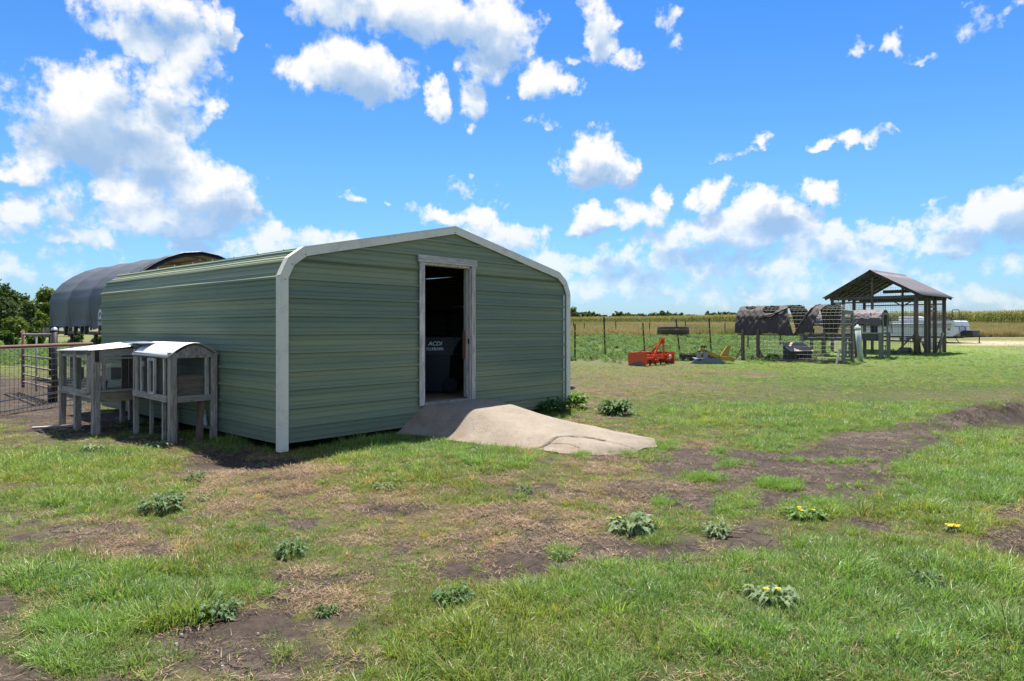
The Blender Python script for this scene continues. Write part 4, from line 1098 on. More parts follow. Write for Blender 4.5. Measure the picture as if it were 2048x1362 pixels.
# ---- waste bin inside the doorway
def bin_():
    p = loc2w(3.62, 1.25)
    t = thing('wheeled_bin', 'dark blue wheeled waste bin with white lettering inside the doorway', 'bin', (p[0], p[1], .40), math.radians(4))
    navy = paint('navy_plastic', (.006, .012, .030), .45, .15, (.03,.04,.06), 4)
    m = MB(); w0, w1, d0, d1 = .235, .30, .26, .34
    vs = [(-w0,-d0,.03),(w0,-d0,.03),(w0,d0,.03),(-w0,d0,.03),(-w1,-d1,.94),(w1,-d1,.94),(w1,d1,.94),(-w1,d1,.94)]
    m.add(vs, [(0,3,2,1),(0,1,5,4),(1,2,6,5),(2,3,7,6),(3,0,4,7)])
    m.build('body', navy, t)
    m = MB(); m.box(-w1-.03, w1+.03, -d1-.03, d1+.03, .66, .93); m.build('collar', navy, t)
    m = MB()
    m.grid(lambda u, v: (u, v, .945+.07*math.cos(u/.34*1.4)*math.cos(v/.40*1.4)), [(-.34+.085*i) for i in range(9)], [(-.39+.0975*i) for i in range(9)])
    m.box(-.345, .345, -.395, .395, .925, .95); m.build('lid', navy, t)
    m = MB(); m.prism([(.33,.93),(.46,.965),(.46,.93),(.40,.86),(.33,.72)], 1, -.30, -.26); m.prism([(.33,.93),(.46,.965),(.46,.93),(.40,.86),(.33,.72)], 1, .26, .30)
    m.tube([(.44,-.3,.945),(.44,.3,.945)], .016); m.build('handle', navy, t)
    for s in (-1, 1):
        m = MB(); y = s*.27
        vs = []
        for r, yy in ((.05, -.03), (.125, -.03), (.13, -.02), (.13, .02), (.125, .03), (.05, .03)):
            for k in range(20): a = k*math.pi/10; vs.append((.27+r*math.cos(a), y+yy, .13+r*math.sin(a)))
        m.add(vs, [(j*20+k, j*20+(k+1) % 20, (j+1)*20+(k+1) % 20, (j+1)*20+k) for j in range(5) for k in range(20)], True)
        for k in range(5): a = k*1.257; m.beam((.27, y, .13), (.27+.06*math.cos(a), y, .13+.06*math.sin(a)), .03, .012, (0,1,0))
        m.build('wheel', paint('black_rubber', (.02,.02,.02), .7, .1), t)
    m = MB(); m.tube([(.27,-.27,.13),(.27,.27,.13)], .012); m.build('axle', DARKMETAL(), t)
    for txt, z, sz, sh in (('ACDI', .815, .095, .25), ('512.930.5490', .735, .066, 0.0)):
        cu = bpy.data.curves.new('lettering', 'FONT'); cu.body = txt; cu.size = sz; cu.shear = sh; cu.align_x = 'CENTER'; cu.offset = .0022; cu.extrude = .0005
        o = bpy.data.objects.new('tmp', cu); COL.objects.link(o); bpy.context.view_layer.update()
        me = bpy.data.meshes.new_from_object(o.evaluated_get(bpy.context.evaluated_depsgraph_get())); bpy.data.objects.remove(o)
        me.materials.clear(); me.materials.append(paint('white_print', (.92,.94,.96), .5, 0))
        q = bpy.data.objects.new('lettering', me); COL.objects.link(q); q.parent = t
        q.location = (.02, -d1-.0335, z); q.rotation_euler = (math.radians(90), 0, 0); q.scale = (.78 if txt[0] == '5' else 1.0, 1, 1)
bin_()

# ---- concrete ramp
def build_ramp():
    bs = np.linspace(.0, -3.28, 190); us = np.linspace(0, 1, 120)
    L, Rr = ramp_lr(bs)
    B = np.repeat(bs[:, None], 120, 1); U_ = np.repeat(us[None], 190, 0)
    wob = .05*(fbm(B*2.2, np.zeros_like(B), 201, 3)-.5)*2; wob2 = .05*(fbm(B*2.2+30, np.zeros_like(B), 203, 3)-.5)*2
    A = (L[:, None]+wob*np.clip(-B*2, 0, 1))*(1-U_) + (Rr[:, None]+wob2*np.clip(-B*2, 0, 1))*U_
    W = SHED_O[None, None]+A[..., None]*U+B[..., None]*V_
    gz = height(W[..., 0], W[..., 1])
    hb = np.interp(-B, [0, .35, .7, 1.1, 1.6, 2.2, 2.8, 3.28], [.375, .365, .325, .245, .175, .115, .075, .035])
    dl = A-L[:, None]; dr = Rr[:, None]-A
    # the left flank sweeps down to the soil, the right side stays higher
    wl = np.interp(-B, [0, .5, 1.2, 2, 3.2], [.62, .72, .80, .60, .30]); sl = sstep(0, 1, dl/wl); sr = .45+.55*sstep(0, .5, dr); sr = sr*np.interp(-B, [0, 1, 3.2], [1, 1, 1])
    sl = .04+.96*sl
    near0 = np.clip(1+B/.5, 0, 1)
    zz = np.maximum(hb*sl*sr, 0)
    mound = .0
    Z = np.maximum(gz+.022, 0)*0 + gz*(1-np.clip(zz/.3, 0, 1)*.7) + zz + .018
    Z += .004*(fbm(A*6, B*6, 205, 3)-.5)
    # the crack with a slightly sunken outer slab
    cp = [(2.02, -2.28), (2.25, -2.30), (2.50, -2.27), (2.72, -2.35), (2.83, -2.50), (2.86, -2.78)]; cd = np.full(A.shape, 9.0)
    for p, q in zip(cp[:-1], cp[1:]): cd = np.minimum(cd, seg_dist(A+.02*(fbm(A*9, B*9, 207, 3)-.5)*2, B+.03*(fbm(A*7, B*7+5, 209, 3)-.5)*2, p, q))
    cp2 = [(2.30, -2.31), (2.42, -2.50), (2.40, -2.72)]
    for p, q in zip(cp2[:-1], cp2[1:]): cd = np.minimum(cd, 2.2*seg_dist(A, B+.03*(fbm(A*7, B*7+5, 211, 3)-.5)*2, p, q)+.008)
    Z -= .05*np.exp(-(cd/.018)**2)
    Z -= .012*((B < -2.35) & (A > 2.1) & (A < 2.85))*sstep(0, .1, -2.33-B)
    nb, nu = Z.shape
    mb = MB()
    vs = [(A[j, i], B[j, i], Z[j, i]) for j in range(nb) for i in range(nu)]
    fs = [(j*nu+i, j*nu+i+1, (j+1)*nu+i+1, (j+1)*nu+i) for j in range(nb-1) for i in range(nu-1)]
    rim = [i for i in range(nu)]+[j*nu+nu-1 for j in range(1, nb)]+[(nb-1)*nu+i for i in range(nu-2, -1, -1)]+[j*nu for j in range(nb-2, 0, -1)]
    o = len(vs); vs += [(vs[i][0], vs[i][1], -.15) for i in rim]; n = len(rim)
    fs += [(rim[i], rim[(i+1) % n], o+(i+1) % n, o+i) for i in range(n)]
    mb.add(vs, fs, True)
    def fn(N):
        c = objco(N); n = N.noise(c, 2.2, 6, .6); n2 = N.noise(c, 14, 6, .75); n3 = N.noise(c, 42, 5, .8)
        col = N.mix(N.mr(n, .3, .7), (.250, .208, .158), (.335, .283, .220))
        col = N.mix(N.mr(n2, .50, .68, 0, .55), col, (.19, .145, .105)); col = N.mix(N.mr(n3, .54, .66, 0, .6), col, (.13, .10, .08))
        x, y, z = N.sep(c)
        rustb = N.m('MULTIPLY', N.mr(N.noise(c, 4, 4), .45, .62), N.mr(x, 2.1, 2.6, .5, 0)); col = N.mix(rustb, col, (.22, .145, .09))
        ck = N.node('ShaderNodeAttribute', attribute_name='dirt').outputs['Fac']; col = N.mix(ck, col, (.045, .034, .027))
        edge = N.mr(N.m('ADD', y, N.m('MULTIPLY', n, .6)), -2.75, -2.45, .55, 0); col = N.mix(edge, col, (.19, .15, .12))
        return pbr(N, col, .9, 0, N.m('ADD', n2, n3), .9, .012, .2)
    t = thing('concrete_ramp', 'rough concrete ramp with a curved crack sloping from the doorway', 'ramp', (SHED_O[0], SHED_O[1], 0), SHED_ROT)
    o_ = mb.build('slab', material('rough_concrete', fn), t); at = o_.data.attributes.new('dirt', 'FLOAT', 'POINT')
    dv = np.zeros(len(o_.data.vertices), np.float32); dv[:nb*nu] = np.clip(1.25-(cd/.022)**2, 0, 1).ravel(); at.data.foreach_set('value', dv)
build_ramp()

# ---- stone by the far corner post
def stone(px, py, s, label):
    p = ground_at(px, py); t = MB(); rng = np.random.default_rng(int(px))
    vs = []
    for j in range(7):
        ph = -1.4+j*2.8/6
        for k in range(10):
            a = k*.628; r = s*(1+.22*math.sin(a*2+j)+rng.uniform(-.1, .1)); vs.append((r*math.cos(a)*math.cos(ph), r*.8*math.sin(a)*math.cos(ph), s*.55*math.sin(ph)+s*.4))
    t.add(vs, [(j*10+k, j*10+(k+1) % 10, (j+1)*10+(k+1) % 10, (j+1)*10+k) for j in range(6) for k in range(10)]+[tuple(range(9, -1, -1)), tuple(60+k for k in range(10))], True)
    o = t.build('stone', material('dark_stone', lambda N: pbr(N, N.mix(N.noise(objco(N), 20, 5), (.05,.05,.05), (.18,.16,.15)), .9, 0, N.noise(objco(N), 30, 5), .5, .01)))
    o.location = tuple(p); tag(o, label, 'stone')
stone(1142, 778, .10, 'dark grey stone behind the far corner post of the green shed')
for w in WEEDS[:0]: pass
# ================================================================== RABBIT HUTCHES (in the shed's own axes: x out from the side wall is negative)
def gz_loc(a, b): p = loc2w(a, b); return H(p[0], p[1])
def mesh_panel(parent, p0, ux, uy, w, h, step, r, mat=None, name='wire_mesh', vx=None):
    """square welded mesh spanning w along ux and h along uy from p0"""
    m = MB(); p0 = Vector(p0); ux = Vector(ux); uy = Vector(uy)
    if vx is None: vx = step
    n = max(1, int(w/step)); k = max(1, int(h/vx)); nn = ux.cross(uy).normalized()
    def bar(a, b):
        d = (b-a).normalized(); s = d.cross(nn).normalized()*r; t_ = nn*r
        m.add([a+s, a+t_, a-s, a-t_, b+s, b+t_, b-s, b-t_], [(0,1,5,4),(1,2,6,5),(2,3,7,6),(3,0,4,7)])
    for i in range(n+1): bar(p0+ux*(w*i/n), p0+ux*(w*i/n)+uy*h)
    for j in range(k+1): bar(p0+uy*(h*j/k), p0+uy*(h*j/k)+ux*w)
    return m.build(name, mat or wire_mat(), parent)
def corrugated(fn, us, pitch, amp, length_axis_pts, thick=.002):
    """sheet following fn(u)->(x,z) with waves; returns MB with depth"""
    pass
WHITE_TIN = paint('weathered_white_tin', (.66,.67,.68), .45, .35, (.35,.33,.31), 6, .2)
def hutch_arched():
    a0, a1, b0, b1 = -.62, -.08, 1.62, 2.86
    p = loc2w(a0, b0); g = -.02
    t = thing('arched_hutch', 'small weathered wooden hutch with an arched white tin roof, nearer to the corner', 'rabbit hutch', (SHED_O[0], SHED_O[1], 0), SHED_ROT)
    gw, gh = W_GREY(), W_GREYH()
    zt, zf = 1.17, .575
    for (a, b, top, w) in ((a0, b0, 1.185, .105), (a1, b0, 1.165, .095), (a0, b1, 1.20, .075)):
        m = MB(); m.beam((a, b, gz_loc(a, b)-.06), (a, b, top), w*.9, w*.78, (0,1,0), .006, R.uniform(-.05, .05)); m.build('leg', gw, t)
    for (a, b, w) in ((a1, b1, .07), (a0+.14, b1-.18, .045), (a0+.06, b0+.42, .045)):
        m = MB(); m.beam((a, b, gz_loc(a, b)-.06), (a, b, zf), w, w, (0,1,0), .004); m.build('leg', gw, t)
    m = MB(); m.beam((a1-.17, b0+.05, gz_loc(a1, b0)-.05), (a1-.15, b0+.05, .52), .16, .03, (1,0,0)); m.build('brace_board', W_BROWN(), t)
    # rails
    def rail(p, q, h, w=.035, mat=None, n='rail'): m = MB(); m.beam(p, q, w, h, (0,0,1), .004); return m.build(n, mat or gh, t)
    hg = wood('weathered_rail', (.30,.255,.215), (.46,.41,.36), (.9,.9,6), 7)
    rail((a0-.045, b0+.05, zf), (a0-.045, b1-.04, zf+.02), .085); rail((a0+.05, b0-.03, zf-.005), (a1-.05, b0-.03, zf-.005), .085, mat=hg)
    rail((a0-.03, b0+.05, 1.13), (a0-.03, b1-.04, 1.15), .05); rail((a1, b0+.05, zf), (a1, b1, zf), .06); rail((a0, b1+.02, zf), (a1, b1+.02, zf), .07, mat=hg)
    # side frames: uprights on the long front, one crooked
    for bb, wd, mat in ((b0+.95, .06, gw), (b1-.12, .085, gw), (b0+.17, .04, W_WHITE())):
        m = MB(); m.beam((a0-.028, bb, zf+.04), (a0-.028, bb+.01, 1.11), wd, .03, (1,0,0), .003); m.build('upright', mat, t)
    # small opened door frame in the front
    m = MB(); m.beam((a0-.06, b0+.60, zf+.05), (a0-.06, b0+.61, 1.10), .045, .03, (1,0,0)); m.beam((a0-.06, b0+.42, zf+.05), (a0-.06, b0+.42, 1.10), .04, .03, (1,0,0))
    m.beam((a0-.06, b0+.44, 1.085), (a0-.06, b0+.59, 1.085), .03, .04, (0,0,1)); m.beam((a0-.06, b0+.44, .63), (a0-.06, b0+.59, .63), .03, .04, (0,0,1)); m.build('door_frame', W_WHITE(), t)
    m = MB(); m.box(a0-.085, a0-.065, b0+.74, b0+.80, .98, 1.05); m.build('hasp', GALV(), t)
    # right end (faces the camera): arched board, uprights
    m = MB(); arc = [(a0+.02, 1.11), (a1-.02, 1.11)]; N_ = 10
    top = [(a1-.02-(a1-a0-.04)*k/N_, 1.16+.115*math.sin(math.pi*k/N_)) for k in range(N_+1)]
    m.prism([(x, z) for x, z in arc]+top, 1, b0-.045, b0-.020); m.build('arched_board', gh, t)
    m = MB(); m.beam((a1-.10, b0-.02, zf+.03), (a1-.10, b0-.02, 1.11), .05, .03, (0,1,0)); m.build('upright', gw, t)
    # floor and back boards
    m = MB(); m.box(a0+.02, a1-.02, b0+.02, b1-.02, zf+.0, zf+.02); m.build('floor_panel', W_BROWN(), t)
    m = MB()
    for k in range(5): m.box(a0+.25, a0+.265, b0+.62+k*.115, b0+.73+k*.115, zf+.02, 1.12)
    m.build('inner_boards', W_BROWN(), t)
    dk = material('dark_wire', lambda N: pbr(N, (.24,.24,.235), .55, .3))
    mesh_panel(t, (a0+.05, b0-.012, zf+.04), (1,0,0), (0,0,1), a1-a0-.14, .50, .0165, .0009, dk)
    mesh_panel(t, (a0-.010, b0+.05, zf+.04), (0,1,0), (0,0,1), b1-b0-.09, .52, .0165, .0009, wire_mat())
    mesh_panel(t, (a0+.02, b1-.01, zf+.04), (1,0,0), (0,0,1), a1-a0-.05, .52, .0165, .0009, dk)
    # arched tin roof: waves across b
    nb = 130; N2 = 9
    def f(u, v):
        x = a0-.07+(a1-a0+.14)*u; z = 1.185+.115*math.sin(math.pi*min(1, max(0, (x-a0)/(a1-a0)))) ; z -= .06*max(0, (a0-x)/.07) + .05*max(0, (x-a1)/.07)
        return (x, v, z+.009*math.sin((v-b0)*2*math.pi/.067)+.004)
    m = MB(); m.grid(f, [i/14 for i in range(15)], [b0-.06+(b1-b0+.08)*j/nb for j in range(nb+1)]); m.build('tin_roof', WHITE_TIN, t, solid=.002)
    return t, (a0, a1, b0, b1, zf)
hu, (ha0, ha1, hb0, hb1, hzf) = hutch_arched()
def box_thing(name, label, cat, a, b, z, w, d, h, mat, rot=0, open_front=False):
    p = loc2w(a, b); t = thing(name, label, cat, (p[0], p[1], z), SHED_ROT+rot)
    m = MB(); th = .012
    m.box(-w/2, w/2, -d/2, d/2, 0, th); m.box(-w/2, -w/2+th, -d/2, d/2, th+.001, h); m.box(w/2-th, w/2, -d/2, d/2, th+.001, h); m.box(-w/2+th+.001, w/2-th-.001, d/2-th, d/2, th+.001, h)
    if not open_front: m.box(-w/2+th+.001, w/2-th-.001, -d/2, -d/2+th, th+.001, h)
    m.build('box', mat, t)
    m = MB(); m.box(-w/2-.01, w/2+.01, -d/2-.01, d/2+.01, h+.001, h+.012); m.build('lid', mat, t)
    return t
NEST = wood('nest_box_wood', (.22,.155,.10), (.36,.27,.19), (1,6,6), 6)
box_thing('nest_box', 'brown wooden nest box standing inside the arched hutch', 'nest box', ha0+.30, hb0+.22, hzf+.022, .40, .24, .26, NEST, .0)

def hutch_flat():
    a0, a1, b0, b1 = -1.04, -.12, 3.17, 4.50
    t = thing('flat_roof_hutch', 'larger weathered wooden hutch with a sloping white tin roof by the pipe fence', 'rabbit hutch', (SHED_O[0], SHED_O[1], 0), SHED_ROT)
    gw, gh = W_GREY(), W_GREYH(); zf = .555
    hg = wood('weathered_rail', (.30,.255,.215), (.46,.41,.36), (.9,.9,6), 7)
    for (a, b, top, w) in ((a0, b0, 1.19, .095), (a0-.03, 3.86, 1.17, .085), (a0-.05, b1, 1.155, .08), (a1+.02, b0+.02, 1.25, .07), (a1, b1, 1.25, .07), (-.33, 4.25, .56, .07)):
        m = MB(); m.beam((a, b, gz_loc(a, b)-.06), (a, b, top), w, w, (0,1,0), .006, R.uniform(-.06, .06)); m.build('leg', gw, t)
    def rail(p, q, h, w=.035, mat=None, n='rail'): m = MB(); m.beam(p, q, w, h, (0,0,1), .004); return m.build(n, mat or gh, t)
    rail((a0-.04, b0+.04, zf-.01), (a0-.075, b1+.04, zf), .06); rail((a0+.02, b0+.04, zf-.075), (a0, b1, zf-.07), .08)
    rail((a0-.01, b0+.04, 1.15), (a0-.03, b1, 1.13), .05)
    rail((a0+.05, b0-.02, zf-.035), (a1, b0-.02, zf-.035), .13, .03, wood('orange_knotty_board', (.22,.17,.12), (.36,.28,.19), (.9,.9,6), 6)); rail((a0+.05, b0-.02, zf+.055), (a1, b0-.02, zf+.055), .035, mat=hg)
    rail((a0+.05, b0-.02, 1.15), (a1, b0-.02, 1.17), .10, mat=hg); rail((a0+.10, b0-.028, 1.075), (a1, b0-.028, 1.075), .028, mat=hg); rail((a0, b1+.03, 1.12), (a1, b1+.03, 1.18), .08, mat=hg)
    m = MB(); m.beam((a0+.09, b0-.03, zf+.07), (a0+.09, b0-.03, 1.08), .045, .03, (0,1,0)); m.build('upright', gw, t)
    m = MB(); m.beam((a0-.0, b0-.052, 1.03), (a0-.0, b0-.052, 1.21), .05, .012, (0,1,0)); m.build('hinge', DARKMETAL(), t)
    # two little doors on the long outer side
    for (q0, q1, lean) in ((b0+.06, 3.80, .05), (3.90, b1-.03, 0.0)):
        d = MB(); x = a0-.055-(.02 if lean else 0)
        d.beam((x, q0, .59), (x, q0, 1.11), .03, .04, (1,0,0)); d.beam((x, q1, .59), (x-lean*.3, q1-lean, 1.11), .045, .03, (1,0,0))
        d.beam((x, q0+.02, .60), (x, q1-.02, .60), .03, .045, (0,0,1)); d.beam((x, q0+.02, 1.10), (x, q1-.02-lean, 1.10), .03, .04, (0,0,1)); od = d.build('door', gw, t)
        mesh_panel(od, (x+.012, q0+.02, .61), (0,1,0), (0,0,1), q1-q0-.05, .48, .024, .0009, material('dark_wire', lambda N: N))
    m = MB(); m.box(a0-.085, a0-.06, 3.82, 3.86, .86, .90); m.build('latch', DARKMETAL(), t)
    m = MB(); m.box(a0+.03, a1, b0+.02, b1, zf-.02, zf); m.build('floor_panel', W_BROWN(), t)
    m = MB()
    for k in range(4): m.box(a0+.50+k*.10, a0+.59+k*.10, b0+.48, b0+.495, zf+.01, 1.10)
    m.build('inner_boards', W_BROWN(), t)
    dk = material('dark_wire', lambda N: N)
    mesh_panel(t, (a0+.06, b0-.01, zf+.07), (1,0,0), (0,0,1), a1-a0-.08, .50, .024, .0009, dk)
    mesh_panel(t, (a0+.03, b1, zf), (1,0,0), (0,0,1), a1-a0-.05, .55, .024, .0009, dk)
    # tin roof: waves run up the slope, so the profile varies along b
    nb = 110
    def f(u, v):
        x = a0-.12+(a1-a0+.15)*u; z = 1.185+.10*u; return (x, v, z+.009*math.sin((v-b0)*2*math.pi/.067)+.01-.03*(v-b0)/(b1-b0)*(1-u))
    m = MB(); m.grid(f, [i/6 for i in range(7)], [b0-.09+(b1-b0+.16)*j/nb for j in range(nb+1)]); m.build('tin_roof', WHITE_TIN, t, solid=.002)
    m = MB(); m.grid(lambda u, v: (-.60+.56*u, v, 1.285+.02*u+.007*math.sin(v*2*math.pi/.067)), [i/4 for i in range(5)], [2.62+.9*j/70 for j in range(71)]); m.build('roof_sheet', paint('grey_blue_tin', (.26,.30,.34), .4, .3, (.2,.18,.16), 6, .4), t, solid=.002)
    return zf
hz = hutch_flat()
box_thing('feeder', 'pale metal feeder hanging inside the flat-roofed hutch', 'feeder', -.74, 3.38, hz+.20, .15, .12, .16, GALV(), .2)
p = loc2w(-.82, 3.62)
t_ = thing('white_tub', 'white plastic tub standing inside the flat-roofed hutch behind its little door', 'tub', (p[0], p[1], hz), 0)
m = MB(); m.lathe([(0, .005), (.06, .005), (.075, .16), (.07, .16), (.055, .02), (0, .02)], 16); m.build('body', paint('white_plastic', (.6,.62,.62), .4, .2), t_)
m = MB(); m.lathe([(.074, .160), (.081, .163), (.081, .172), (.074, .175)], 16); m.build('rim', paint('white_plastic', (.6,.62,.62), .4, .2), t_)
p = loc2w(-1.0, 3.95)
t_ = thing('water_bottle', 'teal plastic water bottle hung on the inside of the hutch door', 'bottle', (p[0], p[1], .68), 0)
m = MB(); m.lathe([(0, .05), (.02, .05), (.038, .09), (.038, .24), (.0, .25)], 12); m.build('body', paint('teal_plastic', (.08,.22,.20), .35, .1), t_)
m = MB(); m.tube([(0, 0, .05), (0, 0, .01), (-.02, -.01, -.02)], .006, 6); m.build('spout', GALV(), t_)

# litter under the hutches
def litter():
    m = MB()
    for _ in range(46):
        a = R.uniform(-1.4, .0); b = R.uniform(1.3, 5.2); p = loc2w(a, b); z = H(p[0], p[1]); s = R.uniform(.01, .035); an = R.uniform(0, 6.28)
        q = Vector((p[0], p[1], z+.006)); d = Vector((math.cos(an), math.sin(an), 0)); m.beam(q-d*s*2, q+d*s*2, s*.8, .006)
    o = m.build('debris', paint('pale_debris', (.33,.29,.24), .9, .4, (.12,.1,.08), 3)); tag(o, kind='stuff')
litter()
def plank(p0, p1, w, h, label, mat, name='plank', cat='board', lift=0):
    a = np.array(p0, float); b = np.array(p1, float); L = float(np.linalg.norm(b[:2]-a[:2])); rz = math.atan2(b[1]-a[1], b[0]-a[0])
    t = MB(); t.beam((0, 0, h/2), (L, 0, h/2+(b[2]-a[2])), w, h, (0,0,1), min(w, h)*.12); o = t.build(name, mat)
    o.location = (a[0], a[1], a[2]+lift); o.rotation_euler = (0, 0, rz); tag(o, label, cat); return o
plank(ground_at(64, 858), ground_at(150, 853), .10, .03, 'pale split board lying in front of the flat-roofed hutch legs', wood('pale_plank', (.32,.28,.23), (.5,.45,.38), (.8,6,6), 6))

# ================================================================== PIPE FENCE WITH WELDED MESH AND GATE (left edge)
def pen_fence():
    rust = RUST()
    A = Vector((-8.72, 8.6, 0)); B = Vector((-8.62, 14.0, 0)); d = (B-A).normalized(); L = (B-A).length
    t = thing('pipe_fence', 'rusty brown pipe rail fence filled with square welded mesh at the left edge', 'fence', (A.x, A.y, H(A.x, A.y)), math.atan2(d.y, d.x))
    top = 1.21
    m = MB(); m.tube([(0, 0, top-.02), (L*.5, 0, top), (L, 0, top+.01)], .034, 10); m.build('top_rail', rust, t)
    for x in (.3, 2.75, L-.05):
        m = MB(); m.tube([(x, .02, -.1), (x, .02, top-.02)], .03, 8); m.build('post', rust, t)
    mesh_panel(t, (0, -.04, .02), (1,0,0), (0,0,1), L, 1.16, .102, .0034, paint('rusty_wire', (.22,.19,.17), .6, .5, (.12,.07,.05), 10, .4))
    for z in (.10, .28):
        m = MB(); m.tube([(1.5, .05, z), (L+.3, .02, z+.03)], .012, 6); m.build('bottom_rail', GALV(), t)
pen_fence()
def gate():
    A = at_depth(46, 16.2); B = at_depth(109, 14.0)
    d = Vector((B[0]-A[0], B[1]-A[1], 0)); L = d.length
    t = thing('tube_gate', 'galvanised five-bar tube gate standing open between dark steel posts', 'gate', (A[0], A[1], A[2]), math.atan2(d.y, d.x))
    dz = B[2]-A[2]
    for z in (1.36, .86, .62, .42, .24):
        m = MB(); m.tube([(.0, 0, z-A[2]), (L, 0, z-A[2]+.01)], .021 if z < 1.3 else .027, 8); m.build('bar', paint('dull_gate_pipe', (.24,.19,.155), .65, .6, (.15,.09,.06), 7, .3), t)
    m = MB(); m.tube([(L*.46, .0, .10), (L*.46, 0, 1.36-A[2])], .02, 6); m.build('stile', GALV(), t)
    m = MB(); m.tube([(0, 0, .1), (0, 0, 1.45-A[2])], .034, 8); m.build('stile', RUST(), t)
    p = B; q = thing('gate_post', 'thick dark steel gate post with a stub of timber on top', 'post', (p[0], p[1], p[2]), 0)
    m = MB(); m.tube([(0, 0, -.2), (0, 0, 1.46-p[2])], .058, 10); m.build('pole', DARKMETAL(), q)
    m = MB(); m.lathe([(.0, 1.53-p[2]), (.05, 1.51-p[2]), (.07, 1.462-p[2])], 12); m.build('cap', GALV(), q)
    m = MB(); m.beam((-.16, -.02, 1.40-p[2]), (-.16, -.02, 1.52-p[2]), .09, .07); m.build('block', W_GREY(), q)
    m = MB(); m.tube([(-.12, .05, -.2), (-.12, .05, .35)], .05, 8); m.build('stub', DARKMETAL(), q)
gate()

# ================================================================== ARCHED TARP SHELTER BEHIND THE SHED
def tarp_shelter():
    Nn = np.array([-9.356, 16.5]); L, W = 6.1, 3.6
    g = H(*Nn)
    t = thing('canopy_shelter', 'dark grey arched fabric shelter rising behind the green shed', 'canopy', (Nn[0], Nn[1], 0), SHED_ROT)
    half = [(0, 1.50), (-.01, 1.95), (.0, 2.33), (.10, 2.60), (.33, 2.88), (.62, 3.10), (.95, 3.29), (1.35, 3.44), (1.8, 3.50)]
    arch = half+[(W-x, z) for x, z in half[-2::-1]]
    # finer arch
    AX = []; 
    for (p, q) in zip(arch[:-1], arch[1:]):
        for k in range(5): AX.append((p[0]+(q[0]-p[0])*k/5, p[1]+(q[1]-p[1])*k/5))
    AX.append(arch[-1])
    hoops = [0.0, .85, 2.6, 4.35, 6.1]
    def sag(y, s):
        for h0, h1 in zip(hoops[:-1], hoops[1:]):
            if h0 <= y <= h1: u = (y-h0)/(h1-h0); return 4*u*(1-u)
        return 0
    na = len(AX); ys = list(np.linspace(-.12, L+.05, 90))
    def f(i, y):
        x, z = AX[int(i)]; s = i/(na-1); sg = sag(min(max(y, 0), L), s); cx_, cz_ = W/2, 1.9
        d = math.hypot(x-cx_, z-cz_); k = .05*sg*(1 if 1.6 < z < 3.45 else .45)
        low = max(0, 1-(z-1.5)/1.0)
        # folds gathered from the hoops, fanning down to the hem
        fold = 0
        for h in hoops[1:]:
            fold += .030*math.exp(-((y-h)/.42)**2)*math.sin((y-h)*26/(.35+.9*low))*low
        x2 = x+(cx_-x)/d*k; z2 = z+(cz_-z)/d*k
        if x < W/2: x2 += fold
        else: x2 -= fold
        if i in (0, na-1): z2 += .03*math.sin(y*5.1)+.02*math.sin(y*13)
        return (x2, y, z2)
    def fab(N):
        c = objco(N); n = N.noise(c, 1.4, 5, .6); b = N.node('ShaderNodeNewGeometry').outputs['Backfacing']
        col = N.mix(n, (.052,.057,.062), (.098,.102,.104)); col = N.mix(b, col, (.55,.44,.33))
        return pbr(N, col, .55, 0, N.noise(c, 9, 5, .6), .35, .01, .4)
    m = MB(); m.grid(f, list(range(na)), ys); cover = m.build('tarp_cover', material('grey_tarp', fab), t)
    # black hem round the open near end
    m = MB(); band = []
    m.grid(lambda i, y: (lambda q: (q[0]+(q[0]-W/2)*.012, q[1], q[2]+.02))(f(i, 0.0)) if y < .5 else (lambda q: (W/2+(q[0]-W/2)*.955, -.14, 1.5+(q[2]-1.5)*.945))(f(i, 0.0)), list(range(na)), [0, 1]); m.build('hem_band', paint('black_hem', (.022,.026,.030), .5, .2, (.1,.1,.1), 8), t)
    m = MB()
    m.grid(lambda x, z: (x, L-.02, z), [0.05, W*.5, W-.05], [1.5, 2.2]); 
    for y in hoops:
        m = MB(); m.tube([(W/2+(x-W/2)*.965, y+.05, z-.05) for x, z in arch], .028, 8); m.build('hoop', GALV(), t)
    for xx, zz in ((1.8, 3.30), (.62, 2.86), (W-.62, 2.86), (.10, 1.98)):
        m = MB(); m.tube([(xx, 0, zz), (xx, L, zz)], .022, 6); m.build('purlin', GALV(), t)
    # support rails, posts, ratchets under the hem
    for xx in (.0, W):
        m = MB(); m.tube([(xx, -.1, 1.37), (xx, L+.1, 1.39)], .045, 8); m.build('rail', RUST(), t)
        for y in (.05, 2.05, 4.05, L): 
            w = Nn+U*xx+V_*y; gg = H(*w); m = MB(); m.tube([(xx, y, gg-.1), (xx, y, 1.36)], .04, 8); m.build('post', DARKMETAL(), t)
    for y in (.9, 1.5, 2.6, 2.95, 3.5, 4.35, 5.2, 5.75):
        m = MB(); h = R.uniform(.12, .22); m.box(-.09, .0, y, y+.09, 1.52-h, 1.56); m.build('strap', DARKMETAL(), t)
    m = MB(); m.grid(lambda u, v: (-.03-.05*math.sin(u*3)+.0, L+.02+.02*u, 1.52+v), [0, .5, 1], [0, .4, .85]); 
    # white print on the cover: a peak over a line of letters, cut off by the shed in the photograph
    wm = paint('white_print_cloth', (.75,.77,.78), .6, .15)
    lg = MB(); y0 = 1.55; pts = []
    for k in range(13): a = math.pi*k/12; pts.append((y0-.13*math.cos(a)*1.15, 1.74+.26*math.sin(a)**.8))
    inn = [(y0-.13*math.cos(math.pi*k/12)*.85, 1.735+.19*math.sin(math.pi*k/12)**.8) for k in range(12, -1, -1)]
    po = pts+inn; n = len(pts); vs = [(-.062, y, z) for y, z in pts]+[(-.062, y, z) for y, z in inn[::-1]]
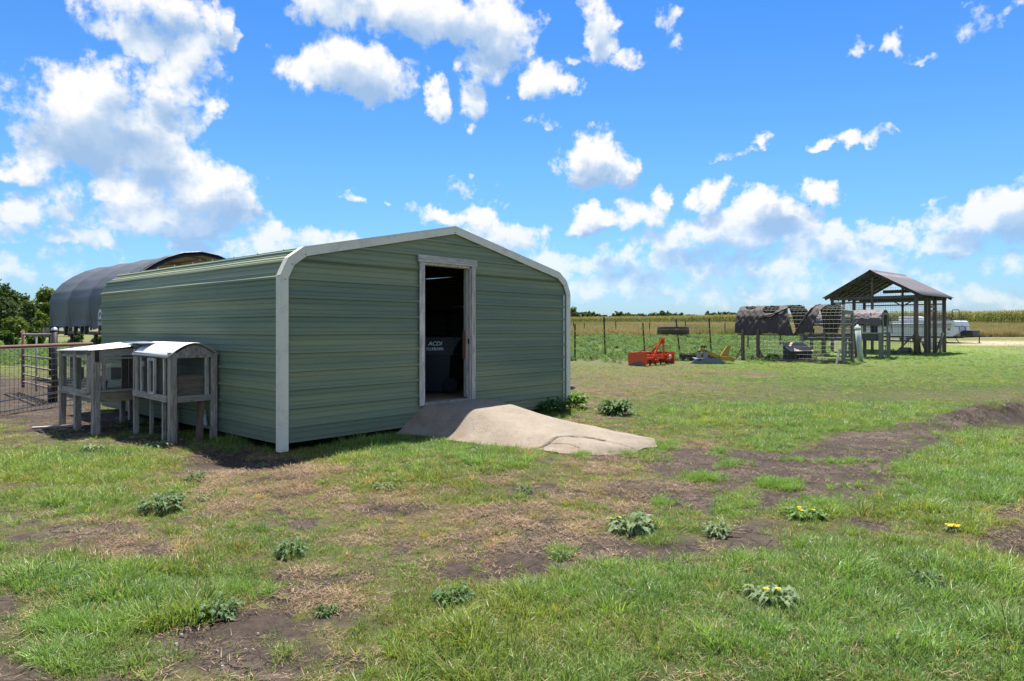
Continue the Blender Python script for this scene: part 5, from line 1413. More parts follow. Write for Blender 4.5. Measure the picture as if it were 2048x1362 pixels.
    lg.add(vs, [(i, i+1, n+i+1, n+i) for i in range(n-1)]); lg.add([(-.062, y0-.1, 1.735), (-.062, y0+.1, 1.735), (-.062, y0-.02, 1.87)], [(0,1,2)])
    cu = bpy.data.curves.new('lettering', 'FONT'); cu.body = 'ShelterLogic'; cu.size = .16; cu.shear = .2
    o = bpy.data.objects.new('tmp', cu); COL.objects.link(o); bpy.context.view_layer.update()
    me = bpy.data.meshes.new_from_object(o.evaluated_get(bpy.context.evaluated_depsgraph_get())); bpy.data.objects.remove(o)
    me.materials.clear(); me.materials.append(wm); q = bpy.data.objects.new('lettering', me); COL.objects.link(q); q.parent = cover
    q.location = (-.064, y0+.17, 1.58); q.rotation_euler = (math.radians(90), 0, math.radians(-90))
    lg.build('logo_print', wm, cover)
tarp_shelter()
# ================================================================== HOOP COOP WITH TORN TARP
GREENWOOD = lambda: wood('mossy_grey_wood', (.17,.165,.125), (.36,.345,.29), (6,6,.7))
def hoop_mesh(parent, arch, y0, y1, step, r, W, name='wire_mesh', along=None):
    """welded panel bent over an arch: hoops every step, long wires on the arch points"""
    m = MB(); n = max(1, int(round((y1-y0)/step)))
    def bar(a, b):
        a = Vector(a); b = Vector(b); d = (b-a).normalized(); t = Vector((0,1,0)) if abs(d.y) < .9 else Vector((0,0,1)); s = d.cross(t).normalized()*r; q = d.cross(s).normalized()*r
        m.add([a+s, a+q, a-s, a-q, b+s, b+q, b-s, b-q], [(0,1,5,4),(1,2,6,5),(2,3,7,6),(3,0,4,7)])
    for i in range(n+1):
        y = y0+(y1-y0)*i/n
        for (p, q) in zip(arch[:-1], arch[1:]): bar((p[0], y, p[1]), (q[0], y, q[1]))
    for k, p in enumerate(arch):
        if along is None or k % along == 0: bar((p[0], y0, p[1]), (p[0], y1, p[1]))
    return m.build(name, paint('pale_panel_wire', (.34,.34,.33), .5, .3, (.2,.16,.12), 6, .3), parent)
def fine_arch(pts, step):
    out = []
    for (p, q) in zip(pts[:-1], pts[1:]):
        L = math.hypot(q[0]-p[0], q[1]-p[1]); n = max(1, int(round(L/step)))
        for k in range(n): out.append((p[0]+(q[0]-p[0])*k/n, p[1]+(q[1]-p[1])*k/n))
    return out+[pts[-1]]
def coop():
    C = (11.9, 24.6); g = H(*C); W, L = 1.5, 3.9
    t = thing('hoop_coop', 'wire hoop run draped with a torn dark brown tarp, with a grey timber gate end', 'coop', (C[0], C[1], g), SHED_ROT)
    half = [(0, 0), (-.03, .6), (-.02, 1.1), (.03, 1.45), (.14, 1.75), (.32, 1.97), (.53, 2.10), (.75, 2.14)]
    arch = half+[(W-x, z) for x, z in half[-2::-1]]
    fa = fine_arch(arch, .15); hoop_mesh(t, fa, 0, L, .15, .0026, W)
    # gate end
    gwood = GREENWOOD()
    for x, w in ((0.02, .13), (1.12, .10)):
        m = MB(); m.beam((x, -.03, -.1), (x, -.03, 1.93), w, .09, (0,1,0), .008); m.build('post', gwood, t)
    m = MB(); m.beam((0, -.04, 1.86), (1.18, -.04, 1.86), .05, .15, (0,0,1), .006); m.build('lintel', gwood, t)
    m = MB(); m.beam((.08, -.045, .74), (1.07, -.045, .76), .04, .06, (0,0,1)); m.build('rail', gwood, t)
    m = MB(); m.beam((.08, -.045, 1.66), (1.07, -.045, 1.66), .04, .04, (0,0,1)); m.build('rail', gwood, t)
    m = MB(); m.beam((.98, -.05, .05), (.98, -.05, 1.62), .05, .03, (0,1,0)); m.build('door_stile', W_BROWN(), t)
    m = MB(); m.beam((.08, -.05, 1.62), (.20, -.05, 1.40), .03, .03); m.beam((1.05, -.05, 1.62), (.92, -.05, 1.40), .03, .03); m.build('corner_brace', gwood, t)
    mesh_panel(t, (.02, -.01, 0), (1,0,0), (0,0,1), 1.45, 1.8, .10, .0028)
    # side posts with foot braces
    for y, w in ((3.05, .12), (3.66, .12)):
        m = MB(); m.beam((-.06, y, -.12), (-.06, y, 1.25), w, .10, (0,1,0), .006); m.build('post', W_BROWN(), t)
        m = MB(); s = -1 if y < 3.3 else 1; m.beam((-.13, y+.30*s, -.05), (-.08, y+.04*s, .50), .07, .04); m.build('foot_brace', W_BROWN(), t)
    m = MB(); m.beam((-.35, .12, -.14), (-.07, .06, .52), .08, .04); m.build('foot_brace', W_GREY(), t)
    m = MB(); m.beam((-.05, 0.0, .05), (-.05, 3.0, .03), .05, .13, (0,0,1)); m.build('base_board', wood('reddish_board', (.15,.09,.065), (.26,.18,.14), (6,.8,6)), t)
    m = MB(); m.beam((W+.03, 0.0, .05), (W+.03, L, .03), .05, .13, (0,0,1)); m.build('base_board', W_BROWN(), t)
    m = MB(); m.beam((.0, 1.2, 1.02), (-.02, L, 1.03), .03, .04); m.build('side_rail', W_BROWN(), t)
    # tarp: kept faces only, so the tears are real holes
    ft = fine_arch([p for p in arch if p[1] > .9], .045); n = len(ft); ys = np.linspace(-.0, L+.10, 110)
    def keep(s, y):
        j = .05*math.sin(s*23+y*3)+.03*math.sin(s*61)
        if s < .5:
            u = s*2
            if y > 1.70+.52*u**2.2+.16*math.sin(u*3.14)+j*.3:
                if ((s-.40)/.055)**2+((y-3.55)/.22)**2 < 1: return False
                if ((s-.36)/.10)**2+((y-2.72)/.30)**2 < 1 and s > .27: return False
                return True
            lo = 1.02-.42*u+.06*math.sin(u*3.1); hi = 1.70-.72*u**.8
            return lo < y < hi
        u = (1-s)*2
        if .25+.35*(1-u) < y < 1.15: return True
        return y > 1.45+.25*u and not (abs(y-2.35) < .14*(1-u)+.02)
    def pos(i, y):
        x, z = ft[i]; s = i/(n-1); cx_, cz_ = W/2, 1.0; d = math.hypot(x-cx_, z-cz_)
        low = max(0, 1-abs(z-1.0)/.9)
        sw = .030*math.sin(y*3.1*2+s*9)*low + .018*math.sin(y*17+s*31) + .012*math.sin(y*41-s*17)
        tens = .05*math.sin((y-1.7)*9)*math.exp(-((y-1.9)/.6)**2)*low
        k = (.022+abs(sw)+abs(tens))/d
        z2 = z+(z-cz_)*k - (.13*math.sin(y*2.2+.6)**2*low if s < .5 else .05*low); return (x+(x-cx_)*k*1.3, y, z2)
    m = MB(); m.v = [pos(i, y) for y in ys for i in range(n)]
    for j in range(len(ys)-1):
        for i in range(n-1):
            if keep((i+.5)/(n-1), (ys[j]+ys[j+1])/2): m.f.append((j*n+i, j*n+i+1, (j+1)*n+i+1, (j+1)*n+i)); m.sm.append(True)
    def fab(N):
        c = objco(N); a = N.noise(c, 2.2, 5, .6); w = N.noise(N.vm('MULTIPLY', c, (3, 7, 3)), 3, 5, .65)
        col = N.mix(a, (.045,.037,.034), (.105,.085,.078)); return pbr(N, col, .68, 0, w, .7, .03, .2)
    m.build('tarp', material('brown_tarp', fab), t, solid=.003)
    m = MB(); edge = []
    for k in range(14): u = k/13; s = u/2; i = int(s*(n-1)); y = 1.70+.52*u**2.2+.16*math.sin(u*3.14); edge.append(tuple(Vector(pos(i, y))+Vector((-.02, -.01, .01))))
    m.tube(edge, .022, 6); edge = []
    for k in range(14): u = k/13; i = int(u/2*(n-1)); edge.append(tuple(Vector(pos(i, 1.70-.72*u**.8))+Vector((-.02, 0, .01))))
    m.tube(edge, .022, 6); m.build('rolled_edge', material('brown_tarp', fab), t)
    m = MB(); m.beam((-.03, 3.1, 1.62), (-.01, 1.95, 2.0), .03, .03); m.tube([(.02, 3.0, 1.68), (.06, 2.6, 1.72), (.2, 2.2, 1.98), (.38, 1.95, 2.12)], .03, 6); m.build('tie_strap', DARKMETAL(), t)
coop()
def doghouse():
    p = np.array([11.9, 24.6])+U*.75+V_*1.45; t = thing('dog_house', 'small dark hen box with a pale shingled roof inside the hoop run', 'hen house', (p[0], p[1], H(*p)), math.radians(96))
    w = .84; dk = paint('dark_brown_ply', (.045,.035,.032), .8, .3)
    m = MB(); m.prism([(-.30, 0), (.30, 0), (.30, .64), (-.30, .36)], 1, 0, w)
    m.v = [(x, y-.0, z) for x, y, z in m.v]; m.build('body', dk, t)
    sh = wood('pale_shingles', (.34,.28,.23), (.52,.45,.38), (2,2,2), 6)
    for r_ in range(4):
        for c_ in range(6):
            x0 = -.36+r_*.17; z0 = .345+(r_*.17)*.466; m = MB(); y = -.04+c_*.153+(.04 if r_ % 2 else 0)
            m.beam((x0, y+.075, z0+.022), (x0+.20, y+.075, z0+.022+.2*.466-.012), .148, .012, (0,0,1)); m.build('shingle', sh, t)
    m = MB(); m.box(-.305, -.302, .28, .56, .04, .30); m.build('doorway', paint('opening_shade', (.01,.01,.01), .9, 0), t)  # thin black panel stands in for the shade inside an opening
doghouse()
def hoop_hutch():
    C = (14.87, 27.5); g = H(*C); W, L = 1.25, 3.1
    t = thing('raised_hoop_hutch', 'raised timber hutch on legs under a crumpled silvery brown arched cover', 'hutch', (C[0], C[1], g), SHED_ROT)
    gw = GREENWOOD(); sh = 1.04
    for (x, y, w) in ((0, .02, .12), (0, .9, .13), (0, 2.2, .14), (0, L, .12), (W, .02, .12), (W, 1.5, .12), (W, L, .12), (.62, .75, .10), (.62, 1.5, .08)):
        m = MB(); m.beam((x, y, -.12), (x, y, sh), w, w, (0,1,0), .006); m.build('leg', gw if w < .13 else W_BROWN(), t)
    m = MB(); m.beam((-.04, -.05, sh), (-.04, L, sh), .05, .07); m.beam((W+.04, -.05, sh), (W+.04, L, sh), .05, .07); m.build('rim_rail', W_GREYH(), t)
    m = MB(); m.box(.02, W-.02, .02, L, sh-.01, sh+.01); m.build('floor_panel', W_BROWN(), t)
    m = MB(); m.box(.01, .03, .05, 1.4, .78, 1.0); m.box(.03, .05, 1.45, L, .72, .98); m.build('side_board', wood('slate_board', (.09,.095,.10), (.16,.165,.17), (6,.8,6)), t)
    half = [(0, sh+.03), (-.01, 1.35), (.05, 1.62), (.20, 1.82), (.40, 1.92), (W/2, 1.955)]; arch = half+[(W-x, z) for x, z in half[-2::-1]]
    hoop_mesh(t, fine_arch(arch, .12), 0, L, .12, .003, W)
    # near end framed as a narrow door
    for x in (.06, .80):
        m = MB(); m.beam((x, -.05, -.1), (x, -.05, 1.86), .085, .05, (0,1,0), .005); m.build('door_post', gw, t)
    m = MB(); m.beam((.04, -.055, 1.83), (.84, -.055, 1.83), .05, .09); m.build('lintel', gw, t)
    for z in (.52, 1.18):
        m = MB(); m.beam((.08, -.06, z), (.78, -.06, z), .04, .05); m.build('door_rail', gw, t)
    m = MB(); m.beam((.42, -.06, -.02), (.42, -.06, .50), .05, .03); m.build('door_stile', gw, t)
    m = MB(); m.box(.10, W-.1, .4, .42, sh+.02, 1.85); m.build('inner_panel', paint('dark_panel', (.02,.022,.024), .8, .1), t)
    mesh_panel(t, (.84, -.05, 0), (1,0,0), (0,0,1), .45, 1.7, .10, .0025)
    m = MB(); m.beam((W+.02, -.06, 1.72), (W+.30, -.06, 1.02), .03, .02); m.build('tie_strap', W_BROWN(), t)
    fp = fine_arch([p for p in arch if p[1] > 1.25], .03); n = len(fp); ys = np.linspace(-.02, L+.05, 120)
    nz = fbm(np.repeat(np.arange(n)[None]*.21, 120, 0), np.repeat(ys[:, None]*8, n, 1), 303, 4, .65)
    nz2 = np.abs(fbm(np.repeat(np.arange(n)[None]*.4, 120, 0), np.repeat(ys[:, None]*14, n, 1), 307, 3, .6)-.5)
    def f(i, j):
        x, z = fp[i]; d = math.hypot(x-W/2, z-1.1); k = (.02+.07*nz[j, i]-.09*nz2[j, i])/d; lip = -.05*math.sin(ys[j]*6)-.03*math.sin(ys[j]*15) if i in (0, n-1) else 0
        return (x+(x-W/2)*k, ys[j], z+(z-1.1)*k+lip)
    def fab(N):
        c = objco(N); a = N.noise(c, 6, 5, .7); return pbr(N, N.mix(a, (.085,.068,.066), (.185,.155,.15)), .6, .0, N.noise(c, 22, 5, .7), .8, .02, .3)
    m = MB(); m.grid(f, list(range(n)), list(range(120))); m.build('cover', material('silvery_brown_cover', fab), t, solid=.003)
hoop_hutch()

def pvc():
    b = ground_at(1722, 723); t = thing('pvc_pipe', 'leaning white plastic pipe with a cap beside the hoop run gate', 'pipe', b, 0)
    wp = paint('aged_white_pvc', (.52,.58,.53), .5, .3, (.3,.33,.27), 5)
    m = MB(); top = Vector((-.13, 0, 1.30)); m.tube([(0, 0, -.1), top], .098, 20); m.build('tube', wp, t)
    m = MB(); m.tube([top-Vector((-.01, 0, .12)), top+Vector((0, 0, .0))], .108, 20); m.lathe([(.108, top.z), (.09, top.z+.035), (.045, top.z+.055), (.04, top.z+.10), (0, top.z+.105)], 20, (top.x, 0)); m.build('cap', wp, t)
    m = MB(); m.tube([Vector((-.05, 0, .50)), Vector((-.055, 0, .53))], .1005, 20); m.build('coupling', wp, t)
pvc()

# ================================================================== OPEN TIMBER PAVILION
def pavilion():
    O = (17.76, 30.0); g = H(*O); rz = math.atan2(.67, .74); D, Wd = 3.9, 3.62; ET = 2.60; RT = 3.62
    t = thing('pole_pavilion', 'open timber pole shelter with a grey-purple metal gable roof and wire mesh walls', 'pavilion', (O[0], O[1], g), rz)
    def gl(x, y): w = (O[0]+.74*x-.67*y, O[1]+.67*x+.74*y); return H(*w)-g
    bw = W_BROWN(); bh = wood('brown_beam', (.085,.07,.058), (.17,.145,.125), (1.5,1.5,6), 6)
    posts = [(0,0,.19,ET),(0,Wd,.15,ET),(D,0,.17,ET),(D,Wd,.15,ET),(0,Wd/2,.10,RT-.08),(D,Wd/2,.09,RT-.1),(1.3,Wd,.12,ET),(2.6,Wd,.12,ET),(1.31,0,.13,ET),(1.72,0,.13,ET),(2.57,0,.15,ET),(2.35,0,.06,ET-.1)]
    for (x, y, w, h) in posts:
        m = MB(); m.tube([(x, y, gl(x, y)-.15), (x+.01, y, h*.5), (x, y, h)], [w/2*1.05, w/2, w/2*.95], 9) if w > .14 else m.beam((x, y, gl(x, y)-.15), (x, y, h), w, w, (0,1,0), .006)
        m.build('post', bw, t)
    for (p, q, w, h) in (((0,-.1,ET-.02),(0,Wd+.1,ET-.02),.05,.14),((D,-.1,ET-.02),(D,Wd+.1,ET-.02),.05,.14),((-.15,0,ET+.06),(D+.15,0,ET+.06),.05,.14),((-.15,Wd,ET+.06),(D+.15,Wd,ET+.06),.05,.14),((0,0,ET-.22),(0,Wd,ET-.22),.04,.06),((D,0,ET-.26),(D,Wd,ET-.26),.04,.06),((D,0,ET+.45),(D,Wd,ET+.45),.05,.16) if False else ((D,.9,ET+.42),(D,Wd-.9,ET+.42),.05,.16),((2.0,0,ET+.02),(2.0,Wd,ET+.02),.05,.12)):
        m = MB(); m.beam(p, q, w, h, (0,0,1), .004); m.build('beam', bh, t)
    sl = (RT-ET)/(Wd/2)
    for x in (-.12, .65, 1.3, 1.95, 2.6, 3.25, D+.12):
        for s in (0, 1):
            m = MB(); y0 = -.28 if not s else Wd+.28; m.beam((x, y0, ET+.12-.28*sl), (x, Wd/2, RT+.12), .045, .10, (0,0,1)); m.build('rafter', bh, t)
    for k in range(4):
        for s in (0, 1):
            u = .15+.25*k; y = u*Wd/2 if not s else Wd-u*Wd/2; z = ET+.12+sl*u*Wd/2+.06; m = MB(); m.beam((-.25, y, z), (D+.25, y, z), .07, .03); m.build('purlin', bh, t)
    # metal roof sheets, three a side
    rm = paint('grey_purple_roof', (.17,.15,.15), .55, .35, (.13,.10,.09), 5, .15)
    for s in (0, 1):
        for k in range(5):
            x0 = -.30+k*(D+.6)/5; x1 = x0+(D+.6)/5-.006; n = 28
            def f(u, v):
                x = x0+(x1-x0)*u; yy = -.36+(Wd/2+.36)*v; z = ET+.215+sl*yy+.011*abs(math.sin(x*math.pi/.12))**3+.002*(k % 2)
                return (x, yy if not s else Wd-yy, z)
            m = MB(); m.grid(f, [i/n for i in range(n+1)], [0, .25, .5, .75, 1]); m.build('roof_sheet', rm, t, solid=.002)
    m = MB(); m.prism([(Wd/2-.14, RT+.225-.14*sl), (Wd/2, RT+.245), (Wd/2+.14, RT+.225-.14*sl), (Wd/2, RT+.235)], 0, -.31, D+.31); m.build('ridge_cap', rm, t)
    # braces
    def br(p, q, w=.10, mat=bw): m = MB(); m.beam(p, q, w, .045); m.build('brace', mat, t)
    br((.05, .06, .92), (-.02, .95, gl(0, .95)-.05)); br((.06, -.05, .88), (.50, -.02, gl(.5, 0)), .09); br((D-.1, 0, .95), (2.75, 0, .1), .10); br((2.9, -.1, -.02), (3.3, -.08, .95), .08, W_GREY())
    br((D, Wd/2-.05, ET-.35), (D, Wd/2+.5, ET-.02), .07); br((D, Wd/2+.05, ET-.35), (D, Wd/2-.5, ET-.02), .07); br((1.4, 0, .06), (1.05, .05, .5), .08)
    # mesh walls
    for (p, u, w) in (((0,0,0),(0,1,0),Wd),((D,0,0),(0,1,0),Wd),((0,Wd,0),(1,0,0),D),((0,0,0),(1,0,0),D)): mesh_panel(t, p, u, (0,0,1), w, ET-.05, .102, .0032, name='wire_mesh', vx=.102)
    m = MB(); n = int(Wd/.102)
    for i in range(1, n):
        y = i*Wd/n; z1 = ET+sl*min(y, Wd-y); m.beam((-.02, y, ET-.04), (-.02, y, z1), .006, .006, (0,1,0))
    for j in range(1, 9):
        z = ET+j*.102; q = (z-ET)/sl; 
        if Wd-2*q > .1: m.beam((-.02, q, z), (-.02, Wd-q, z), .006, .006)
    m.build('gable_mesh', wire_mat(), t)
    m = MB(); m.beam((2.05, 0, ET-.42), (2.5, 0, ET-.42), .04, .10); m.beam((2.05, 0, ET-.62), (2.5, 0, ET-.62), .04, .08); m.build('door_rail', W_GREYH(), t)
pavilion()
def tank(px, py, L, r, label, lying, mat, dz=0, rot=0.0):
    b = ground_at(px, py); t = thing('gas_tank' if not lying else 'steel_drum', label, 'tank' if not lying else 'drum', b, rot)
    m = MB(); prof = [(0, -L/2), (r*.6, -L/2+.01), (r*.92, -L/2+r*.25), (r, -L/2+r*.6), (r, L/2-r*.6), (r*.92, L/2-r*.25), (r*.6, L/2-.01), (0, L/2)]
    m.lathe(prof, 18)
    if lying: m.v = [(z, y, x+r*.9) for x, y, z in m.v]
    else: m.v = [(x, y, z+L/2+.05) for x, y, z in m.v]
    m.build('shell', mat, t)
    m = MB()
    if lying: 
        m.lathe([(r*1.005, -.05), (r*1.02, -.04), (r*1.02, .06), (r*1.005, .07)], 18); m.v = [(z+.05, y, x+r*.9) for x, y, z in m.v]; m.build('band', DARKMETAL(), t)
    else:
        m.lathe([(r*.55, L+.04), (r*.55, L+.13), (r*.50, L+.13), (r*.50, L+.04)], 14); m.build('collar', mat, t)
        m = MB(); m.lathe([(r*.7, 0), (r*.7, .06)], 14); m.build('foot_ring', mat, t)
tank(1812, 706, .62, .14, 'grey-brown steel drum lying at the foot of the pavilion posts', True, paint('dull_steel_drum', (.20,.18,.16), .6, .4), rot=.35)
tank(1861, 699, .42, .15, 'upright white gas bottle standing inside the pavilion', False, paint('white_bottle', (.62,.60,.57), .45, .3))

# ================================================================== FOLDED CAMPING TRAILER
def trailer():
    S = at_depth(1904, 42); O = (S[0], S[1]); rz = math.atan2(.6, .8); g = S[2]
    t = thing('camping_trailer', 'white folded pop-up camping trailer parked behind the pavilion', 'trailer', (O[0], O[1], g), rz)
    Wd, L = 2.05, 6.0; wh = paint('white_trailer_panel', (.66,.68,.70), .42, .2, (.35,.33,.30), 3); gr = paint('grey_trailer_stripe', (.30,.31,.34), .5, .2)
    # body: x across (end face at y=0), y along
    m = MB(); m.prism([(0, .42), (-.28, .62), (-.22, 1.02), (0, 1.05), (L, 1.05), (L, .42)], 0, 0, Wd); m.build('lower_body', wh, t)
    m = MB(); m.prism([(-.24, 1.06), (-.14, 1.34), (-.05, 1.40), (L, 1.40), (L, 1.06)], 0, -.03, Wd+.03); m.build('roof', wh, t)
    m = MB(); m.tube([(-.09, .05, 1.18), (-.09, L-.3, 1.18)], .075, 12); m.build('awning_roll', paint('awning_bag', (.33,.31,.36), .6, .2), t)
    m = MB(); m.box(-.014, -.002, .05, L-.1, .98, 1.02); m.build('stripe', gr, t)
    m = MB(); m.box(-.012, -.002, .1, L-.1, .60, .615); m.build('stripe', paint('red_stripe', (.28,.10,.09), .5, .1), t)
    for k in range(7): m = MB(); m.box(-.008, -.002, .95+k*.72, .962+k*.72, .44, .97); m.build('panel_joint', gr, t)
    m = MB(); m.box(.4, .43, -.30, -.20, .60, 1.0); m.box(1.3, 1.33, -.30, -.20, .60, 1.0); m.build('front_seam', gr, t)
    m = MB(); m.box(-.018, -.004, .10, .24, .80, .92); m.build('marker_light', paint('amber_lens', (.28,.06,.03), .3, .1), t)
    m = MB(); m.box(-.018, -.004, 2.1, 2.8, .50, .92); m.build('hatch_door', paint('grey_white_panel', (.55,.57,.6), .45, .2), t)
    m = MB(); m.box(.1, Wd-.1, .05, L, .30, .41); m.build('chassis', DARKMETAL(), t)
    for x in (.04, Wd-.22):
        m = MB(); prof = [(.12, 0), (.28, .01), (.31, .04), (.31, .14), (.28, .17), (.12, .18)]; m.lathe(prof, 22); m.v = [(z+x, a_+2.8, b_+.28) for a_, b_, z in m.v]; w = m.build('wheel', paint('black_rubber', (.02,.02,.02), .7, .1), t)
        m = MB(); m.lathe([(0, .02), (.12, .03), (.17, .0)], 16); m.v = [(z+x-.01, a_+2.8, b_+.28) for a_, b_, z in m.v]; m.build('rim', GALV(), w)
    # rooftop air conditioner
    m = MB(); m.prism([(2.1, 1.41), (2.1, 1.62), (2.25, 1.70), (3.25, 1.73), (3.35, 1.68), (3.35, 1.41)], 0, .55, 1.35); ac = m.build('air_conditioner', wh, t)
    for k in range(6):
        for j in range(3): m = MB(); m.box(.54, .549, 2.40+k*.14, 2.50+k*.14, 1.47+j*.06, 1.50+j*.06); m.build('vent_slot', gr, ac)
    for x in (.12, Wd-.12):
        m = MB(); m.tube([(x, -.0, 1.56), (x, L-.3, 1.56)], .018, 6)
        for k in range(6): m.tube([(x, .1+k*1.05, 1.40), (x, .1+k*1.05, 1.56)], .014, 6)
        m.build('roof_rail', DARKMETAL(), t)
    m = MB()
    for y in (.05, .75):
        m.tube([(.15, y, 1.41), (.15, y, 1.98), (.20, y, 2.06), (1.15, y, 2.08), (1.22, y, 2.0), (1.22, y, 1.41)], .026, 8) if y < .5 else m.tube([(.15, y, 1.41), (.15, y, 1.98)], .026, 8)
    m.build('rack_frame', DARKMETAL(), t)
    m = MB()
    for k in range(9): a = Vector((.2+R.random()*.9, R.uniform(-.1, .9), 1.45)); m.tube([a, a+Vector((R.uniform(-.25, .25), R.uniform(-.3, .3), R.uniform(.05, .3)))], .018, 6)
    m.build('rack_fittings', DARKMETAL(), t)
    # drawbar with a black cover and jack
    m = MB(); m.tube([(.5, .1, .36), (Wd/2, -1.35, .42)], .04, 6); m.tube([(Wd-.5, .1, .36), (Wd/2, -1.35, .42)], .04, 6); m.tube([(Wd/2, -1.3, .42), (Wd/2, -1.75, .44)], .035, 6); m.tube([(Wd/2, -1.75, .40), (Wd/2, -1.75, .52)], .05, 8); m.build('drawbar', DARKMETAL(), t)
    m = MB(); m.prism([(-.98, .44), (-.30, .44), (-.29, .66), (-.45, .80), (-.95, .78)], 0, .45, 1.6); m.build('tongue_box', paint('black_cover', (.016,.016,.017), .5, .2, (.06,.06,.06)), t)
    m = MB(); m.tube([(Wd/2-.1, -1.15, .05), (Wd/2-.1, -1.15, .62)], .03, 8); m.tube([(Wd/2-.2, -1.15, .03), (Wd/2, -1.15, .03)], .03, 6); m.build('jack', DARKMETAL(), t)
    for (x, y) in ((.15, .3), (.15, L-.3), (Wd-.15, .3)): m = MB(); m.tube([(x, y, -.02), (x, y+.2, .32)], .02, 6); m.build('corner_steady', DARKMETAL(), t)
trailer()

# ================================================================== IMPLEMENTS
def box_blade():
    b = at_depth(1292, 23.6); rz = math.atan2(.69, .72)
    t = thing('box_blade', 'orange-red box blade with a triangular hitch mast lying in the grass', 'box blade', b, rz)
    red = paint('orange_red_paint', (.68,.085,.020), .42, .30, (.20,.055,.03), 5)
    Wd = 1.72
    for x in (0, Wd):
        m = MB(); m.prism([(-.02, .06), (.10, .0), (.74, .0), (.76, .46), (-.03, .48)], 0, x-.012, x+.012); m.build('side_plate', red, t)
        m = MB(); m.prism([(-.02, -.03), (.70, -.05), (.70, .05), (.42, .16), (.2, .17), (.02, .05)], 0, x-.022, x-.013); m.build('skid_plate', paint('worn_steel', (.16,.13,.12), .5, .6, (.3,.12,.06), 7, .5), t)
    m = MB(); n = 8
    m.grid(lambda u, v: (.013+(Wd-.026)*u, .62+.10*math.sin(v*2.6),   .05+.38*v), [0, 1], [k/n for k in range(n+1)]); m.build('moldboard', red, t, solid=.015)
    m = MB(); m.beam((.013, .62, .46), (Wd-.013, .62, .46), .08, .05); m.build('top_beam', red, t)
    m = MB(); m.beam((.013, .20, .36), (Wd-.013, .20, .36), .09, .09); m.build('shank_bar', red, t)
    m = MB(); m.beam((.013, .04, .27), (Wd-.013, .04, .27), .07, .07); m.build('hitch_bar', red, t)
    for k in range(5):
        m = MB(); x = .2+k*.33; m.beam((x, .20, -.02), (x, .20, .46), .03, .05, (0,1,0)); m.beam((x, .20, -.02), (x, .13, -.05), .03, .03, (0,0,1)); m.build('shank', DARKMETAL(), t)
    ap = (Wd/2+.05, -.05, .93)
    for (p, w) in (((Wd/2-.34, .06, .30), .07), ((Wd/2+.34, .06, .30), .07)): m = MB(); m.beam(p, (ap[0]+(p[0]-ap[0])*.12, ap[1], ap[2]), w, .03, (0,1,0)); m.build('mast', red, t)
    for x in (Wd/2-.42, Wd/2+.42): m = MB(); m.beam((x, .66, .46), (ap[0]+(x-ap[0])*.1, ap[1], ap[2]-.08), .085, .03); m.build('stay', red, t)
    for s in (-1, 1): m = MB(); m.box(ap[0]+s*.05-.008, ap[0]+s*.05+.008, -.11, .04, .80, .98); m.build('clevis', red, t)
    for s in (-1, 1):
        m = MB(); x = Wd/2+s*.36; m.prism([(-.16, .16), (.06, .16), (.06, .36), (-.10, .36)], 0, x-.01, x+.01); m.tube([(x-.1, -.10, .23), (x+.1, -.10, .23)], .018, 8); m.build('lower_lug', red, t)
    m = MB(); m.lathe([(0, .014), (.085, .013), (.085, .0)], 20); m.v = [(z+.10+1.62, .045-.022, 0) if False else (Wd-.28+x, -.0-z*0-.0-.012+.0-z+.02-.03,   .30+y) for x, y, z in m.v]; m.build('decal', paint('white_decal', (.6,.6,.58), .5, .1), t)
box_blade()
